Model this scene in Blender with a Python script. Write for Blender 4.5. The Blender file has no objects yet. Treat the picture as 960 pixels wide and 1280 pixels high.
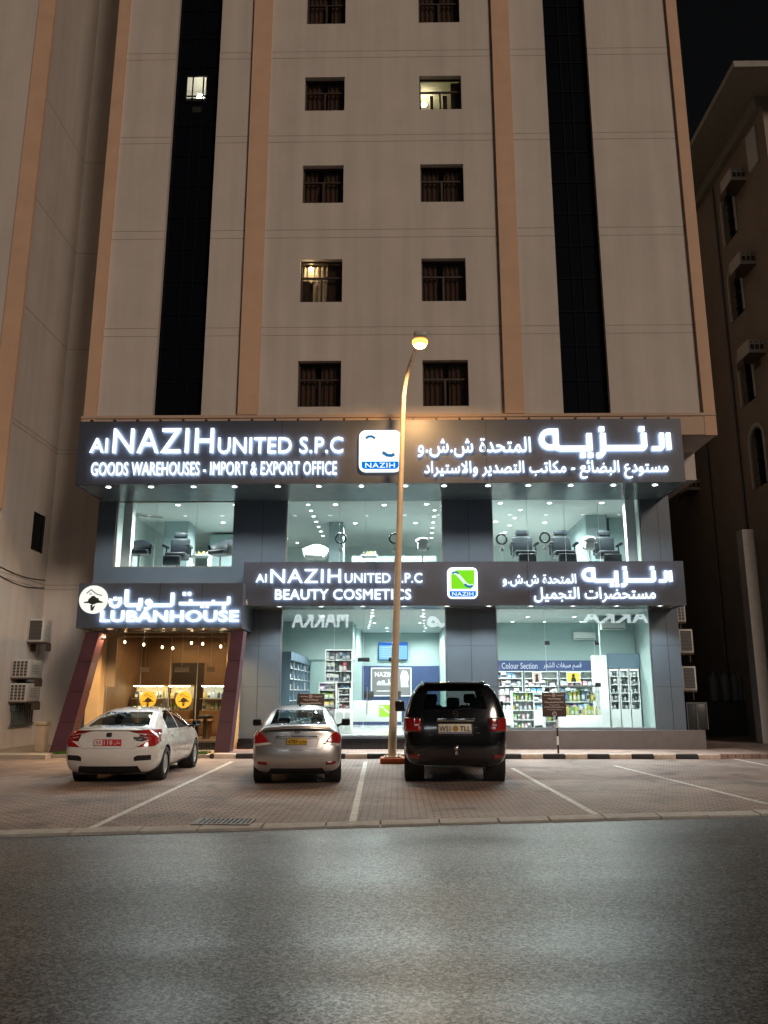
import bpy, bmesh, math, random
from mathutils import Vector, Matrix, noise
from mathutils.bvhtree import BVHTree
random.seed(7)
R = math.radians
scn = bpy.context.scene
COL = scn.collection

# ------------------------------------------------------------------ camera, sky, sun, exposure
PITCH, YAW, EYE, FPX = R(12.68), R(0.9), 1.75, 1000.0
cd = bpy.data.cameras.new('camera'); cam = bpy.data.objects.new('camera', cd); COL.objects.link(cam)
cam.location = (0, 0, EYE); cam.rotation_euler = (R(90) + PITCH, 0, YAW)
cd.sensor_fit = 'VERTICAL'; cd.sensor_height = 36; cd.lens = 36 * FPX / 1280
cd.clip_end = 1000; cd.clip_start = 0.05
scn.camera = cam

SUN_EL, SUN_AZ = R(26), R(146)          # lamplight of the street, from behind the camera and to its right
wd = bpy.data.worlds.new('World'); scn.world = wd; wd.use_nodes = True
wn = wd.node_tree; bg = wn.nodes['Background']
sky = wn.nodes.new('ShaderNodeTexSky'); sky.sky_type = 'NISHITA'; sky.sun_disc = False
sky.sun_elevation = SUN_EL; sky.sun_rotation = SUN_AZ; sky.dust_density = 6
hs = wn.nodes.new('ShaderNodeHueSaturation'); hs.inputs['Saturation'].default_value = 0.25
wn.links.new(sky.outputs[0], hs.inputs['Color']); wn.links.new(hs.outputs[0], bg.inputs['Color'])
bg.inputs['Strength'].default_value = 0.0017
sl = bpy.data.lights.new('sun', 'SUN'); sl.energy = 1.2; sl.angle = R(14); sl.color = (1.0, 0.81, 0.665)
sun = bpy.data.objects.new('sun', sl); COL.objects.link(sun)
sdir = Vector((math.sin(SUN_AZ) * math.cos(SUN_EL), math.cos(SUN_AZ) * math.cos(SUN_EL), math.sin(SUN_EL)))
sun.rotation_euler = sdir.to_track_quat('Z', 'Y').to_euler()
scn.view_settings.view_transform = 'Standard'; scn.view_settings.look = 'None'
scn.view_settings.exposure = 0; scn.view_settings.gamma = 1
scn.render.engine = 'CYCLES'
cy = scn.cycles; cy.use_denoising = True; cy.max_bounces = 10; cy.diffuse_bounces = 4; cy.glossy_bounces = 4
cy.transparent_max_bounces = 24; cy.sample_clamp_indirect = 4; cy.caustics_reflective = False; cy.caustics_refractive = False
cy.use_light_tree = True

# ------------------------------------------------------------------ helpers
cs, sn, cp, sp = math.cos(YAW), math.sin(YAW), math.cos(PITCH), math.sin(PITCH)
def ray(px, py):
    u, v = (px - 480) / FPX, (640 - py) / FPX
    y, z = cp - v * sp, sp + v * cp
    return u * cs - y * sn, u * sn + y * cs, z
def at(px, py, Y):
    x, y, z = ray(px, py); t = Y / y
    return x * t, EYE + z * t
def atx(px, py, X):
    x, y, z = ray(px, py); t = X / x
    return y * t, EYE + z * t
def gr(px, py, z0=0.0):
    x, y, z = ray(px, py); t = (z0 - EYE) / z
    return x * t, y * t
def Xp(px, py, Y): return at(px, py, Y)[0]
def Zp(px, py, Y): return at(px, py, Y)[1]

_m = {}
def mat(name, col=(.5, .5, .5), rough=.5, metal=0.0, var=0.0, vscale=4.0, bump=0.0, bscale=40.0, emit=0.0, ecol=None, spec=.5, coat=0.0):
    if name in _m: return _m[name]
    m = bpy.data.materials.new(name); m.use_nodes = True; nt = m.node_tree
    p = nt.nodes['Principled BSDF']; L = nt.links.new
    p.inputs['Base Color'].default_value = (*col, 1); p.inputs['Roughness'].default_value = rough
    p.inputs['Metallic'].default_value = metal; p.inputs['Specular IOR Level'].default_value = spec
    p.inputs['Coat Weight'].default_value = coat; p.inputs['Coat Roughness'].default_value = .04
    if emit:
        p.inputs['Emission Color'].default_value = (*(ecol or col), 1); p.inputs['Emission Strength'].default_value = emit
    tc = nt.nodes.new('ShaderNodeTexCoord')
    if var:
        n = nt.nodes.new('ShaderNodeTexNoise'); n.inputs['Scale'].default_value = vscale; n.inputs['Detail'].default_value = 6
        n.inputs['Roughness'].default_value = .62
        L(tc.outputs['Object'], n.inputs['Vector'])
        r = nt.nodes.new('ShaderNodeMapRange'); r.inputs['From Min'].default_value = .3; r.inputs['From Max'].default_value = .7
        r.inputs['To Min'].default_value = 1 - var; r.inputs['To Max'].default_value = 1 + var
        L(n.outputs['Fac'], r.inputs['Value'])
        mx = nt.nodes.new('ShaderNodeMix'); mx.data_type = 'RGBA'; mx.blend_type = 'MULTIPLY'; mx.inputs[0].default_value = 1
        mx.inputs[6].default_value = (*col, 1); L(r.outputs[0], mx.inputs[7]); L(mx.outputs[2], p.inputs['Base Color'])
        rr = nt.nodes.new('ShaderNodeMapRange'); rr.inputs['To Min'].default_value = max(.02, rough - .08); rr.inputs['To Max'].default_value = min(1, rough + .08)
        L(n.outputs['Fac'], rr.inputs['Value']); L(rr.outputs[0], p.inputs['Roughness'])
    if bump:
        n2 = nt.nodes.new('ShaderNodeTexNoise'); n2.inputs['Scale'].default_value = bscale; n2.inputs['Detail'].default_value = 4
        L(tc.outputs['Object'], n2.inputs['Vector'])
        b = nt.nodes.new('ShaderNodeBump'); b.inputs['Strength'].default_value = bump; b.inputs['Distance'].default_value = .02
        L(n2.outputs['Fac'], b.inputs['Height']); L(b.outputs[0], p.inputs['Normal'])
    _m[name] = m; return m
def glow(name, col, s):
    if name in _m: return _m[name]
    m = bpy.data.materials.new(name); m.use_nodes = True; nt = m.node_tree; nt.nodes.clear()
    e = nt.nodes.new('ShaderNodeEmission'); e.inputs[0].default_value = (*col, 1); e.inputs[1].default_value = s
    o = nt.nodes.new('ShaderNodeOutputMaterial'); nt.links.new(e.outputs[0], o.inputs[0]); _m[name] = m; return m
def glass(name, tint=(.9, .95, .95), refl=1.0, rough=0.0, ior=1.5):
    if name in _m: return _m[name]
    m = bpy.data.materials.new(name); m.use_nodes = True; nt = m.node_tree; nt.nodes.clear(); L = nt.links.new
    t = nt.nodes.new('ShaderNodeBsdfTransparent'); t.inputs[0].default_value = (*tint, 1)
    g = nt.nodes.new('ShaderNodeBsdfGlossy'); g.inputs['Roughness'].default_value = rough; g.inputs['Color'].default_value = (refl, refl, refl, 1)
    f = nt.nodes.new('ShaderNodeFresnel'); f.inputs[0].default_value = ior
    ge = nt.nodes.new('ShaderNodeNewGeometry'); mr = nt.nodes.new('ShaderNodeMapRange'); mr.inputs['To Min'].default_value = ior; mr.inputs['To Max'].default_value = 1/ior   # a thin sheet: same mirror from both sides
    L(ge.outputs['Backfacing'], mr.inputs['Value']); L(mr.outputs[0], f.inputs[0])
    x = nt.nodes.new('ShaderNodeMixShader'); o = nt.nodes.new('ShaderNodeOutputMaterial')
    L(f.outputs[0], x.inputs[0]); L(t.outputs[0], x.inputs[1]); L(g.outputs[0], x.inputs[2]); L(x.outputs[0], o.inputs[0])
    _m[name] = m; return m

def each(name, boxes, m, parent, b=0):
    for q in boxes: P(name, MB().bbox(*q, b) if b else MB().box(*q), m, parent)
class MB:
    def __init__(s): s.v = []; s.f = []; s.mi = []; s.sm = []
    def add(s, vs, fs, mi=0, smooth=False):
        o = len(s.v); s.v += [tuple(v) for v in vs]
        for f in fs: s.f.append([i + o for i in f]); s.mi.append(mi); s.sm.append(smooth)
        return s
    def box(s, x0, x1, y0, y1, z0, z1, mi=0):
        if x0 > x1: x0, x1 = x1, x0
        if y0 > y1: y0, y1 = y1, y0
        if z0 > z1: z0, z1 = z1, z0
        return s.add([(x0,y0,z0),(x1,y0,z0),(x1,y1,z0),(x0,y1,z0),(x0,y0,z1),(x1,y0,z1),(x1,y1,z1),(x0,y1,z1)],
            [(0,3,2,1),(4,5,6,7),(0,1,5,4),(1,2,6,5),(2,3,7,6),(3,0,4,7)], mi)
    def bbox(s, x0, x1, y0, y1, z0, z1, b=.02, mi=0, seg=2):
        bm = bmesh.new(); bmesh.ops.create_cube(bm, size=1)
        for v in bm.verts: v.co = Vector(((x0+x1)/2 + v.co.x*(x1-x0), (y0+y1)/2 + v.co.y*(y1-y0), (z0+z1)/2 + v.co.z*(z1-z0)))
        bmesh.ops.bevel(bm, geom=bm.edges[:], offset=b, segments=seg, profile=.5, affect='EDGES')
        bm.verts.index_update()
        s.add([v.co for v in bm.verts], [[v.index for v in f.verts] for f in bm.faces], mi, True); bm.free(); return s
    def quad(s, a, b, c, d, mi=0): return s.add([a, b, c, d], [(0, 1, 2, 3)], mi)
    def prism(s, poly, y0, y1, mi=0):            # polygon in x,z pushed along y
        n = len(poly); vs = [(p[0], y0, p[1]) for p in poly] + [(p[0], y1, p[1]) for p in poly]
        return s.add(vs, [list(range(n)), list(range(2*n-1, n-1, -1))] + [((i+1) % n, i, i+n, (i+1) % n + n) for i in range(n)], mi)
    def tube(s, pts, rad, seg=10, mi=0, cap=True):
        pts = [Vector(p) for p in pts]; rad = rad if isinstance(rad, (list, tuple)) else [rad]*len(pts)
        vs = []; fs = []; ref = None
        for i, p in enumerate(pts):
            d = (pts[min(i+1, len(pts)-1)] - pts[max(i-1, 0)]).normalized()
            if ref is None: ref = d.orthogonal().normalized()
            ref = (ref - d * ref.dot(d)).normalized(); b = d.cross(ref)
            for k in range(seg):
                a = 2*math.pi*k/seg; vs.append(p + (ref*math.cos(a) + b*math.sin(a))*rad[i])
        for i in range(len(pts)-1):
            for k in range(seg): fs.append((i*seg+k, i*seg+(k+1) % seg, (i+1)*seg+(k+1) % seg, (i+1)*seg+k))
        s.add(vs, fs, mi, True)
        if cap:
            n = len(pts); s.add(vs[:seg], [list(range(seg))[::-1]], mi); s.add(vs[(n-1)*seg:], [list(range(seg))], mi)
        return s
    def lathe(s, prof, c=(0,0,0), axis='z', seg=24, mi=0):  # prof: (radius, height)
        vs = []; fs = []; n = len(prof)
        for r, h in prof:
            for k in range(seg):
                a = 2*math.pi*k/seg; p, q = r*math.cos(a), r*math.sin(a)
                vs.append({'z': (p, q, h), 'x': (h, p, q), 'y': (q, h, p)}[axis])
        vs = [(v[0]+c[0], v[1]+c[1], v[2]+c[2]) for v in vs]
        for i in range(n-1):
            for k in range(seg): fs.append((i*seg+k, i*seg+(k+1) % seg, (i+1)*seg+(k+1) % seg, (i+1)*seg+k))
        return s.add(vs, fs, mi, True)
    def disc(s, c, r, axis='z', seg=20, mi=0, flip=False):
        vs = []
        for k in range(seg):
            a = 2*math.pi*k/seg; p, q = r*math.cos(a), r*math.sin(a)
            vs.append({'z': (c[0]+p, c[1]+q, c[2]), 'x': (c[0], c[1]+p, c[2]+q), 'y': (c[0]+q, c[1], c[2]+p)}[axis])
        f = list(range(seg)); return s.add(vs, [f[::-1] if flip else f], mi)
    def mesh(s, name, mats):
        me = bpy.data.meshes.new(name); me.from_pydata(s.v, [], s.f)
        for m in (mats if isinstance(mats, (list, tuple)) else [mats]): me.materials.append(m)
        for i, p in enumerate(me.polygons): p.material_index = s.mi[i]; p.use_smooth = s.sm[i]
        me.update(); return me
def link(name, me, parent=None, world=True):
    o = bpy.data.objects.new(name, me); COL.objects.link(o)
    if parent is not None:
        o.parent = parent
        if world:
            if parent.type == 'EMPTY': o.matrix_parent_inverse = Matrix.Translation(-Vector(parent.location))
    return o
def P(name, mb, m, parent=None, world=True): return link(name, mb.mesh(name, m), parent, world)
def tag(o, label=None, cat=None, group=None, kind=None):
    if label: o['label'] = label
    if cat: o['category'] = cat
    if group: o['group'] = group
    if kind: o['kind'] = kind
    return o
def thing(name, label, cat, loc=(0,0,0), rz=0, group=None):
    o = bpy.data.objects.new(name, None); COL.objects.link(o); o.location = loc; o.rotation_euler = (0,0,rz)
    o.empty_display_size = .1
    return tag(o, label, cat, group)
def kids(o): return [c for c in bpy.data.objects if c.parent == o]
def dup(root, loc, rz=0.0, label=None, group=None, sc=None):
    r = root.copy(); COL.objects.link(r); r.location = loc; r.rotation_euler = (0,0,rz)
    if sc: r.scale = sc
    if label: r['label'] = label
    if group: r['group'] = group
    for c in kids(root):
        k = c.copy(); COL.objects.link(k); k.parent = r
        for g in kids(c):
            q = g.copy(); COL.objects.link(q); q.parent = k
    return r
def solid(name, mb, m, label, cat, group=None): return tag(P(name, mb, m), label, cat, group)
def struct(name, mb, m): return tag(P(name, mb, m), kind='structure')
def stuff(name, mb, m): return tag(P(name, mb, m), kind='stuff')
def lamp(name, kind, loc, e, col, parent=None, size=.05, angle=120, blend=.6, rot=(0,0,0)):
    l = bpy.data.lights.new(name, kind); l.energy = e; l.color = col
    l.shadow_soft_size = size
    if kind == 'SPOT': l.spot_size = R(angle); l.spot_blend = blend
    o = bpy.data.objects.new(name, l); COL.objects.link(o); o.location = loc; o.rotation_euler = rot
    if parent is not None:
        o.parent = parent; off = Vector((0,0,0)); r = parent
        while r is not None: off += Vector(r.location); r = r.parent
        o.matrix_parent_inverse = Matrix.Translation(-off)
    return o

# wall in the plane y=Y with rectangular holes (x0,x1,z0,z1) and reveals going back d
def holed(mb, x0, x1, z0, z1, Y, holes, d=.2, mi=0, mr=None, back=None):
    xs = sorted({x0, x1} | {h[0] for h in holes} | {h[1] for h in holes}); zs = sorted({z0, z1} | {h[2] for h in holes} | {h[3] for h in holes})
    xs = [x for x in xs if x0 <= x <= x1]; zs = [z for z in zs if z0 <= z <= z1]
    for i in range(len(xs)-1):
        for j in range(len(zs)-1):
            cx, cz = (xs[i]+xs[i+1])/2, (zs[j]+zs[j+1])/2
            if any(h[0] < cx < h[1] and h[2] < cz < h[3] for h in holes): continue
            mb.quad((xs[i],Y,zs[j]), (xs[i+1],Y,zs[j]), (xs[i+1],Y,zs[j+1]), (xs[i],Y,zs[j+1]), mi)
    mr = mi if mr is None else mr
    for a, b, c, e in holes:
        e2 = min(e, z1); c2 = max(c, z0)
        mb.quad((a,Y,c2),(a,Y,e2),(a,Y+d,e2),(a,Y+d,c2), mr); mb.quad((b,Y,e2),(b,Y,c2),(b,Y+d,c2),(b,Y+d,e2), mr)
        if c >= z0: mb.quad((a,Y,c),(a,Y+d,c),(b,Y+d,c),(b,Y,c), mr)
        if e <= z1: mb.quad((a,Y,e),(b,Y,e),(b,Y+d,e),(a,Y+d,e), mr)
    return mb

# ------------------------------------------------------------------ lettering (built-in font; Arabic letters joined by hand)
F = {'ا':'FE8D FE8E','ل':'FEDD FEDE FEDF FEE0','م':'FEE1 FEE2 FEE3 FEE4','ت':'FE95 FE96 FE97 FE98','ح':'FEA1 FEA2 FEA3 FEA4','د':'FEA9 FEAA',
 'ة':'FE93 FE94','ش':'FEB5 FEB6 FEB7 FEB8','و':'FEED FEEE','س':'FEB1 FEB2 FEB3 FEB4','ع':'FEC9 FECA FECB FECC','ب':'FE8F FE90 FE91 FE92',
 'ض':'FEBD FEBE FEBF FEC0','ئ':'FE89 FE8A FE8B FE8C','ك':'FED9 FEDA FEDB FEDC','ص':'FEB9 FEBA FEBB FEBC','ي':'FEF1 FEF2 FEF3 FEF4',
 'ر':'FEAD FEAE','ن':'FEE5 FEE6 FEE7 FEE8','ج':'FE9D FE9E FE9F FEA0','ق':'FED5 FED6 FED7 FED8','غ':'FECD FECE FECF FED0','LA':'FEFB FEFC'}
F = {k: [chr(int(c, 16)) for c in v.split()] for k, v in F.items()}
def arabic(s):
    t = []; i = 0
    while i < len(s):
        if s[i:i+2] == 'لا': t.append('LA'); i += 2
        else: t.append(s[i]); i += 1
    out = []
    for k, ch in enumerate(t):
        if ch not in F: out.append(ch); continue
        f = F[ch]
        pv = k > 0 and t[k-1] in F and len(F[t[k-1]]) == 4
        nx = k+1 < len(t) and t[k+1] in F and len(f) == 4
        out.append(f[(3 if nx else 1) if pv else (2 if nx else 0)])
    return ''.join(reversed(out))
def text_mesh(name, s, w, h, m, bold=.02, depth=.03, res=3):
    c = bpy.data.curves.new('lettering_curve', 'FONT'); c.body = s; c.size = 1; c.bevel_depth = bold; c.bevel_resolution = 0
    c.extrude = .01; c.resolution_u = res; c.space_character = 1.10 if s == 'NAZIH' else 1.04
    o = bpy.data.objects.new('lettering_curve', c); COL.objects.link(o)
    dg = bpy.context.evaluated_depsgraph_get(); dg.update()
    me = bpy.data.meshes.new_from_object(o.evaluated_get(dg)); bpy.data.objects.remove(o); bpy.data.curves.remove(c)
    me.name = name
    X = [v.co.x for v in me.vertices]; Y = [v.co.y for v in me.vertices]; Z = [v.co.z for v in me.vertices]
    ax, bx, ay, by, az, bz = min(X), max(X), min(Y), max(Y), min(Z), max(Z)
    for v in me.vertices:
        v.co = ((v.co.x-ax)/(bx-ax)*w, -(v.co.z-az)/(bz-az)*depth, (v.co.y-ay)/(by-ay)*h)
    me.materials.clear(); me.materials.append(m); me.update(); return me
def halo(o):                       # stronger glow added on a letter's back faces to brighten the panel
    me = o.data; me.materials.clear(); me.materials.append(LETTER); me.materials.append(HALO)
    ym = sum(v.co.y for v in me.vertices)/len(me.vertices)
    for p in me.polygons: p.material_index = 1 if abs(p.normal.y) > .5 and p.center.y > ym else 0
    return o
def sign_text(name, parent, s, rect, Y, m, bold=.02, depth=.03):      # rect in photo pixels on the sign's own plane
    x0, z1 = at(rect[0], rect[1], Y); x1, z0 = at(rect[2], rect[3], Y)
    me = text_mesh(name, s, x1-x0, z1-z0, m, bold, depth)
    for v in me.vertices: v.co += Vector((x0, Y, z0))
    o = link(name, me, parent)
    return halo(o) if m is LETTER else o
def stroke(mb, pts, w, y0, y1, round_=True, mi=0):       # flat pen stroke in x,z with thickness
    pts = [Vector(p) for p in pts]
    L = []; Rr = []
    for i, p in enumerate(pts):
        if i == 0: n = (pts[1]-p).normalized(); k = 1
        elif i == len(pts)-1: n = (p-pts[i-1]).normalized(); k = 1
        else:
            a = (p-pts[i-1]).normalized(); b = (pts[i+1]-p).normalized(); n = a+b
            n = n.normalized() if n.length > 1e-4 else a; k = 1/max(.45, n.dot(a))
        q = Vector((-n.y, n.x))*w/2*k; L.append(p+q); Rr.append(p-q)
    for i in range(len(pts)-1):
        mb.prism([tuple(L[i]), tuple(L[i+1]), tuple(Rr[i+1]), tuple(Rr[i])], y0, y1, mi)
def arc(cx, cz, r, a0, a1, n=10, ry=None):
    return [(cx+r*math.cos(R(a0+(a1-a0)*i/n)), cz+(ry or r)*math.sin(R(a0+(a1-a0)*i/n))) for i in range(n+1)]
def rrect(x0, x1, z0, z1, r, n=5):
    out = []
    for cx, cz, a in ((x1-r, z1-r, 0), (x0+r, z1-r, 90), (x0+r, z0+r, 180), (x1-r, z0+r, 270)):
        out += arc(cx, cz, r, a, a+90, n)
    return out

# ------------------------------------------------------------------ materials
def tower_paint():
    m = mat('cream_render', (.56, .495, .435), .85, var=.06, vscale=.8, bump=.15, bscale=60); nt = m.node_tree; L = nt.links.new
    p = nt.nodes['Principled BSDF']; src = p.inputs['Base Color'].links[0].from_socket
    tc = nt.nodes.new('ShaderNodeTexCoord'); mp = nt.nodes.new('ShaderNodeMapping'); mp.inputs['Scale'].default_value = (2.2, 2.2, .12)
    n = nt.nodes.new('ShaderNodeTexNoise'); n.inputs['Scale'].default_value = 1.2; n.inputs['Detail'].default_value = 5
    L(tc.outputs['Object'], mp.inputs[0]); L(mp.outputs[0], n.inputs['Vector'])
    r = nt.nodes.new('ShaderNodeMapRange'); r.inputs['From Min'].default_value = .35; r.inputs['From Max'].default_value = .75
    r.inputs['To Min'].default_value = 1.03; r.inputs['To Max'].default_value = .88; L(n.outputs[0], r.inputs['Value'])
    x = nt.nodes.new('ShaderNodeMix'); x.data_type = 'RGBA'; x.blend_type = 'MULTIPLY'; x.inputs[0].default_value = 1
    L(src, x.inputs[6]); L(r.outputs[0], x.inputs[7]); L(x.outputs[2], p.inputs['Base Color']); return m
CREAM = tower_paint()
PEACH = mat('peach_render', (.60, .385, .255), .85, var=.07, vscale=1.2, bump=.1, bscale=60)
GROOVE = mat('groove_shade', (.30, .26, .215), .9)
DGLASS = mat('dark_curtain_glass', (.004, .005, .008), .10, spec=.22)
MULL = mat('dark_mullion', (.004, .0045, .006), .6, spec=.05)
BROWNFR = mat('brown_aluminium', (.045, .025, .016), .45, var=.1)
CURT = mat('brown_curtain', (.115, .075, .05), .9, var=.2, vscale=8)
CURTW = mat('white_curtain', (.65, .58, .46), .9, var=.1, vscale=8)
WGLASS = glass('window_glass', (.66, .62, .60))
SGLASS = glass('shop_glass', (.965, .985, .98))
SIGNP = mat('sign_panel', (.066, .073, .096), .38, var=.08, vscale=1.5, spec=.4)
SIGNL = mat('slate_panel', (.08, .095, .125), .38, var=.08, vscale=1.5, spec=.4)
FACADE = mat('grey_cladding', (.105, .13, .155), .42, var=.07, vscale=1.0, bump=.02, bscale=20)
SOFFIT = mat('soffit_panel', (.12, .145, .15), .22, var=.1, vscale=2)
PLINTH = mat('grey_plinth', (.15, .13, .125), .6, var=.1, vscale=3)
GRANITE = mat('black_granite', (.015, .015, .018), .15, var=.3, vscale=20)
LETTER = glow('letter_white', (.86,.94,1.0), 1.7)
HALO = glow('letter_halo', (.62,.80,1.0), 16)
LAMPW = glow('downlight_white', (.88, .97, 1.0), 22)
LAMPWARM = glow('downlight_warm', (1.0, .72, .38), 16)
CHROME = mat('chrome', (.75, .75, .77), .12, 1.0)
STEEL = mat('brushed_steel', (.5, .5, .5), .35, 1.0)
BLACK = mat('black_plastic', (.012, .012, .013), .45)
WHITEP = mat('white_paint', (.78, .79, .78), .5, var=.05)
TEAL = mat('pale_teal_paint', (.60, .69, .67), .7, var=.03, vscale=1.5)
TEAL2 = mat('teal_paint', (.33, .435, .425), .65, var=.03, vscale=1.5)
GREYT = mat('grey_teal_paint', (.20, .27, .28), .7, var=.04, vscale=1.5)
CEIL = mat('white_ceiling', (.72, .77, .75), .7)
NAVY = mat('navy_panel', (.03, .05, .13), .4, var=.1)
TILE = mat('shop_tile', (.55, .58, .57), .12, var=.05, vscale=1)
WHITEF = mat('white_laminate', (.75, .78, .77), .3)

# ------------------------------------------------------------------ ground, road, parking, kerbs
def asphalt():
    m = mat('asphalt', (.07, .07, .072), .42, spec=.75); nt = m.node_tree; L = nt.links.new; p = nt.nodes['Principled BSDF']
    N = nt.nodes.new; tc = N('ShaderNodeTexCoord')
    v = N('ShaderNodeTexVoronoi'); v.inputs['Scale'].default_value = 80; v2 = N('ShaderNodeTexVoronoi'); v2.inputs['Scale'].default_value = 46
    n = N('ShaderNodeTexNoise'); n.inputs['Scale'].default_value = .30; n.inputs['Detail'].default_value = 9; n.inputs['Roughness'].default_value = .68
    mp = N('ShaderNodeMapping'); mp.inputs['Scale'].default_value = (.10, .75, 1); L(tc.outputs['Object'], mp.inputs[0])
    w = N('ShaderNodeTexNoise'); w.inputs['Scale'].default_value = 1.0; w.inputs['Detail'].default_value = 5; L(mp.outputs[0], w.inputs['Vector'])
    for q in (v, v2, n): L(tc.outputs['Object'], q.inputs['Vector'])
    sx = N('ShaderNodeSeparateColor'); L(v.outputs['Color'], sx.inputs[0]); sx2 = N('ShaderNodeSeparateColor'); L(v2.outputs['Color'], sx2.inputs[0])
    mixv = N('ShaderNodeMath'); mixv.operation = 'MULTIPLY_ADD'; mixv.inputs[1].default_value = .45; L(sx2.outputs[0], mixv.inputs[0])
    half = N('ShaderNodeMath'); half.operation = 'MULTIPLY'; half.inputs[1].default_value = .55; L(sx.outputs[0], half.inputs[0]); L(half.outputs[0], mixv.inputs[2])
    cr = N('ShaderNodeValToRGB'); e = cr.color_ramp.elements; e[0].position = .22; e[0].color = (.016,.017,.017,1); e[1].position = .82; e[1].color = (.24,.24,.23,1)
    k = cr.color_ramp.elements.new(.55); k.color = (.075,.077,.078,1); L(mixv.outputs[0], cr.inputs[0])
    r = N('ShaderNodeMapRange'); r.inputs['From Min'].default_value = .3; r.inputs['From Max'].default_value = .7; r.inputs['To Min'].default_value = .72; r.inputs['To Max'].default_value = 1.25; L(n.outputs['Fac'], r.inputs['Value'])
    r2 = N('ShaderNodeMapRange'); r2.inputs['From Min'].default_value = .35; r2.inputs['From Max'].default_value = .65; r2.inputs['To Min'].default_value = .7; r2.inputs['To Max'].default_value = 1.2; L(w.outputs['Fac'], r2.inputs['Value'])
    mm = N('ShaderNodeMath'); mm.operation = 'MULTIPLY'; L(r.outputs[0], mm.inputs[0]); L(r2.outputs[0], mm.inputs[1])
    x = N('ShaderNodeMix'); x.data_type = 'RGBA'; x.blend_type = 'MULTIPLY'; x.inputs[0].default_value = 1
    L(cr.outputs[0], x.inputs[6]); L(mm.outputs[0], x.inputs[7]); L(x.outputs[2], p.inputs['Base Color'])
    b = N('ShaderNodeBump'); b.inputs['Strength'].default_value = .5; b.inputs['Distance'].default_value = .010; L(mixv.outputs[0], b.inputs['Height']); L(b.outputs[0], p.inputs['Normal'])
    sp_ = N('ShaderNodeMapRange'); sp_.inputs['From Min'].default_value = .25; sp_.inputs['From Max'].default_value = .75; sp_.inputs['To Min'].default_value = .25; sp_.inputs['To Max'].default_value = 1.3; L(mixv.outputs[0], sp_.inputs['Value']); L(sp_.outputs[0], p.inputs['Specular IOR Level'])
    rr = N('ShaderNodeMapRange'); rr.inputs['From Min'].default_value = .35; rr.inputs['From Max'].default_value = .65; rr.inputs['To Min'].default_value = .44; rr.inputs['To Max'].default_value = .30
    L(w.outputs['Fac'], rr.inputs['Value']); L(rr.outputs[0], p.inputs['Roughness']); return m
def pavers(name, c1, c2, mortar, bw=.21, bh=.105, rot=0.0, rough=.75):
    m = mat(name, c1, rough); nt = m.node_tree; L = nt.links.new; p = nt.nodes['Principled BSDF']
    tc = nt.nodes.new('ShaderNodeTexCoord'); mp = nt.nodes.new('ShaderNodeMapping'); mp.inputs['Rotation'].default_value = (0,0,rot)
    L(tc.outputs['Object'], mp.inputs[0])
    b = nt.nodes.new('ShaderNodeTexBrick'); b.inputs['Scale'].default_value = 1; b.inputs['Brick Width'].default_value = bw; b.inputs['Row Height'].default_value = bh
    b.inputs['Mortar Size'].default_value = .013; b.inputs['Mortar Smooth'].default_value = .3; b.inputs['Bias'].default_value = 0
    b.inputs['Color1'].default_value = (*c1,1); b.inputs['Color2'].default_value = (*c2,1); b.inputs['Mortar'].default_value = (*mortar,1)
    L(mp.outputs[0], b.inputs['Vector'])
    n = nt.nodes.new('ShaderNodeTexNoise'); n.inputs['Scale'].default_value = .7; n.inputs['Detail'].default_value = 9; n.inputs['Roughness'].default_value = .68
    L(tc.outputs['Object'], n.inputs['Vector'])
    r = nt.nodes.new('ShaderNodeMapRange'); r.inputs['From Min'].default_value = .3; r.inputs['From Max'].default_value = .7
    r.inputs['To Min'].default_value = .62; r.inputs['To Max'].default_value = 1.25; L(n.outputs['Fac'], r.inputs['Value'])
    x = nt.nodes.new('ShaderNodeMix'); x.data_type = 'RGBA'; x.blend_type = 'MULTIPLY'; x.inputs[0].default_value = 1
    L(b.outputs['Color'], x.inputs[6]); L(r.outputs[0], x.inputs[7]); L(x.outputs[2], p.inputs['Base Color'])
    n2 = nt.nodes.new('ShaderNodeTexNoise'); n2.inputs['Scale'].default_value = 1.15; n2.inputs['Detail'].default_value = 7; n2.inputs['Roughness'].default_value = .6; n2.inputs['Distortion'].default_value = .6
    mo = nt.nodes.new('ShaderNodeMapping'); mo.inputs['Location'].default_value = (3.1, 7.7, 0); L(tc.outputs['Object'], mo.inputs[0]); L(mo.outputs[0], n2.inputs['Vector'])
    st = nt.nodes.new('ShaderNodeMapRange'); st.inputs['From Min'].default_value = .54; st.inputs['From Max'].default_value = .66; st.inputs['To Min'].default_value = 1; st.inputs['To Max'].default_value = .55; L(n2.outputs['Fac'], st.inputs['Value'])   # oil and dirt stains
    x2 = nt.nodes.new('ShaderNodeMix'); x2.data_type = 'RGBA'; x2.blend_type = 'MULTIPLY'; x2.inputs[0].default_value = 1
    L(x.outputs[2], x2.inputs[6]); L(st.outputs[0], x2.inputs[7]); L(x2.outputs[2], p.inputs['Base Color'])
    bp = nt.nodes.new('ShaderNodeBump'); bp.inputs['Strength'].default_value = .6; bp.inputs['Distance'].default_value = .006; bp.invert = True
    L(b.outputs['Fac'], bp.inputs['Height']); L(bp.outputs[0], p.inputs['Normal']); return m
ASPH = asphalt()
PAVE = pavers('red_pavers', (.335, .235, .19), (.255, .195, .168), (.075, .062, .055))
PAVE2 = pavers('pavement_pavers', (.36, .24, .19), (.30, .20, .17), (.12, .09, .08))
LINEP = mat('worn_line_paint', (.50, .48, .44), .7, var=.42, vscale=13)
KERBC = mat('kerb_concrete', (.40, .385, .36), .85, var=.2, vscale=6, bump=.3, bscale=30)
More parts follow.
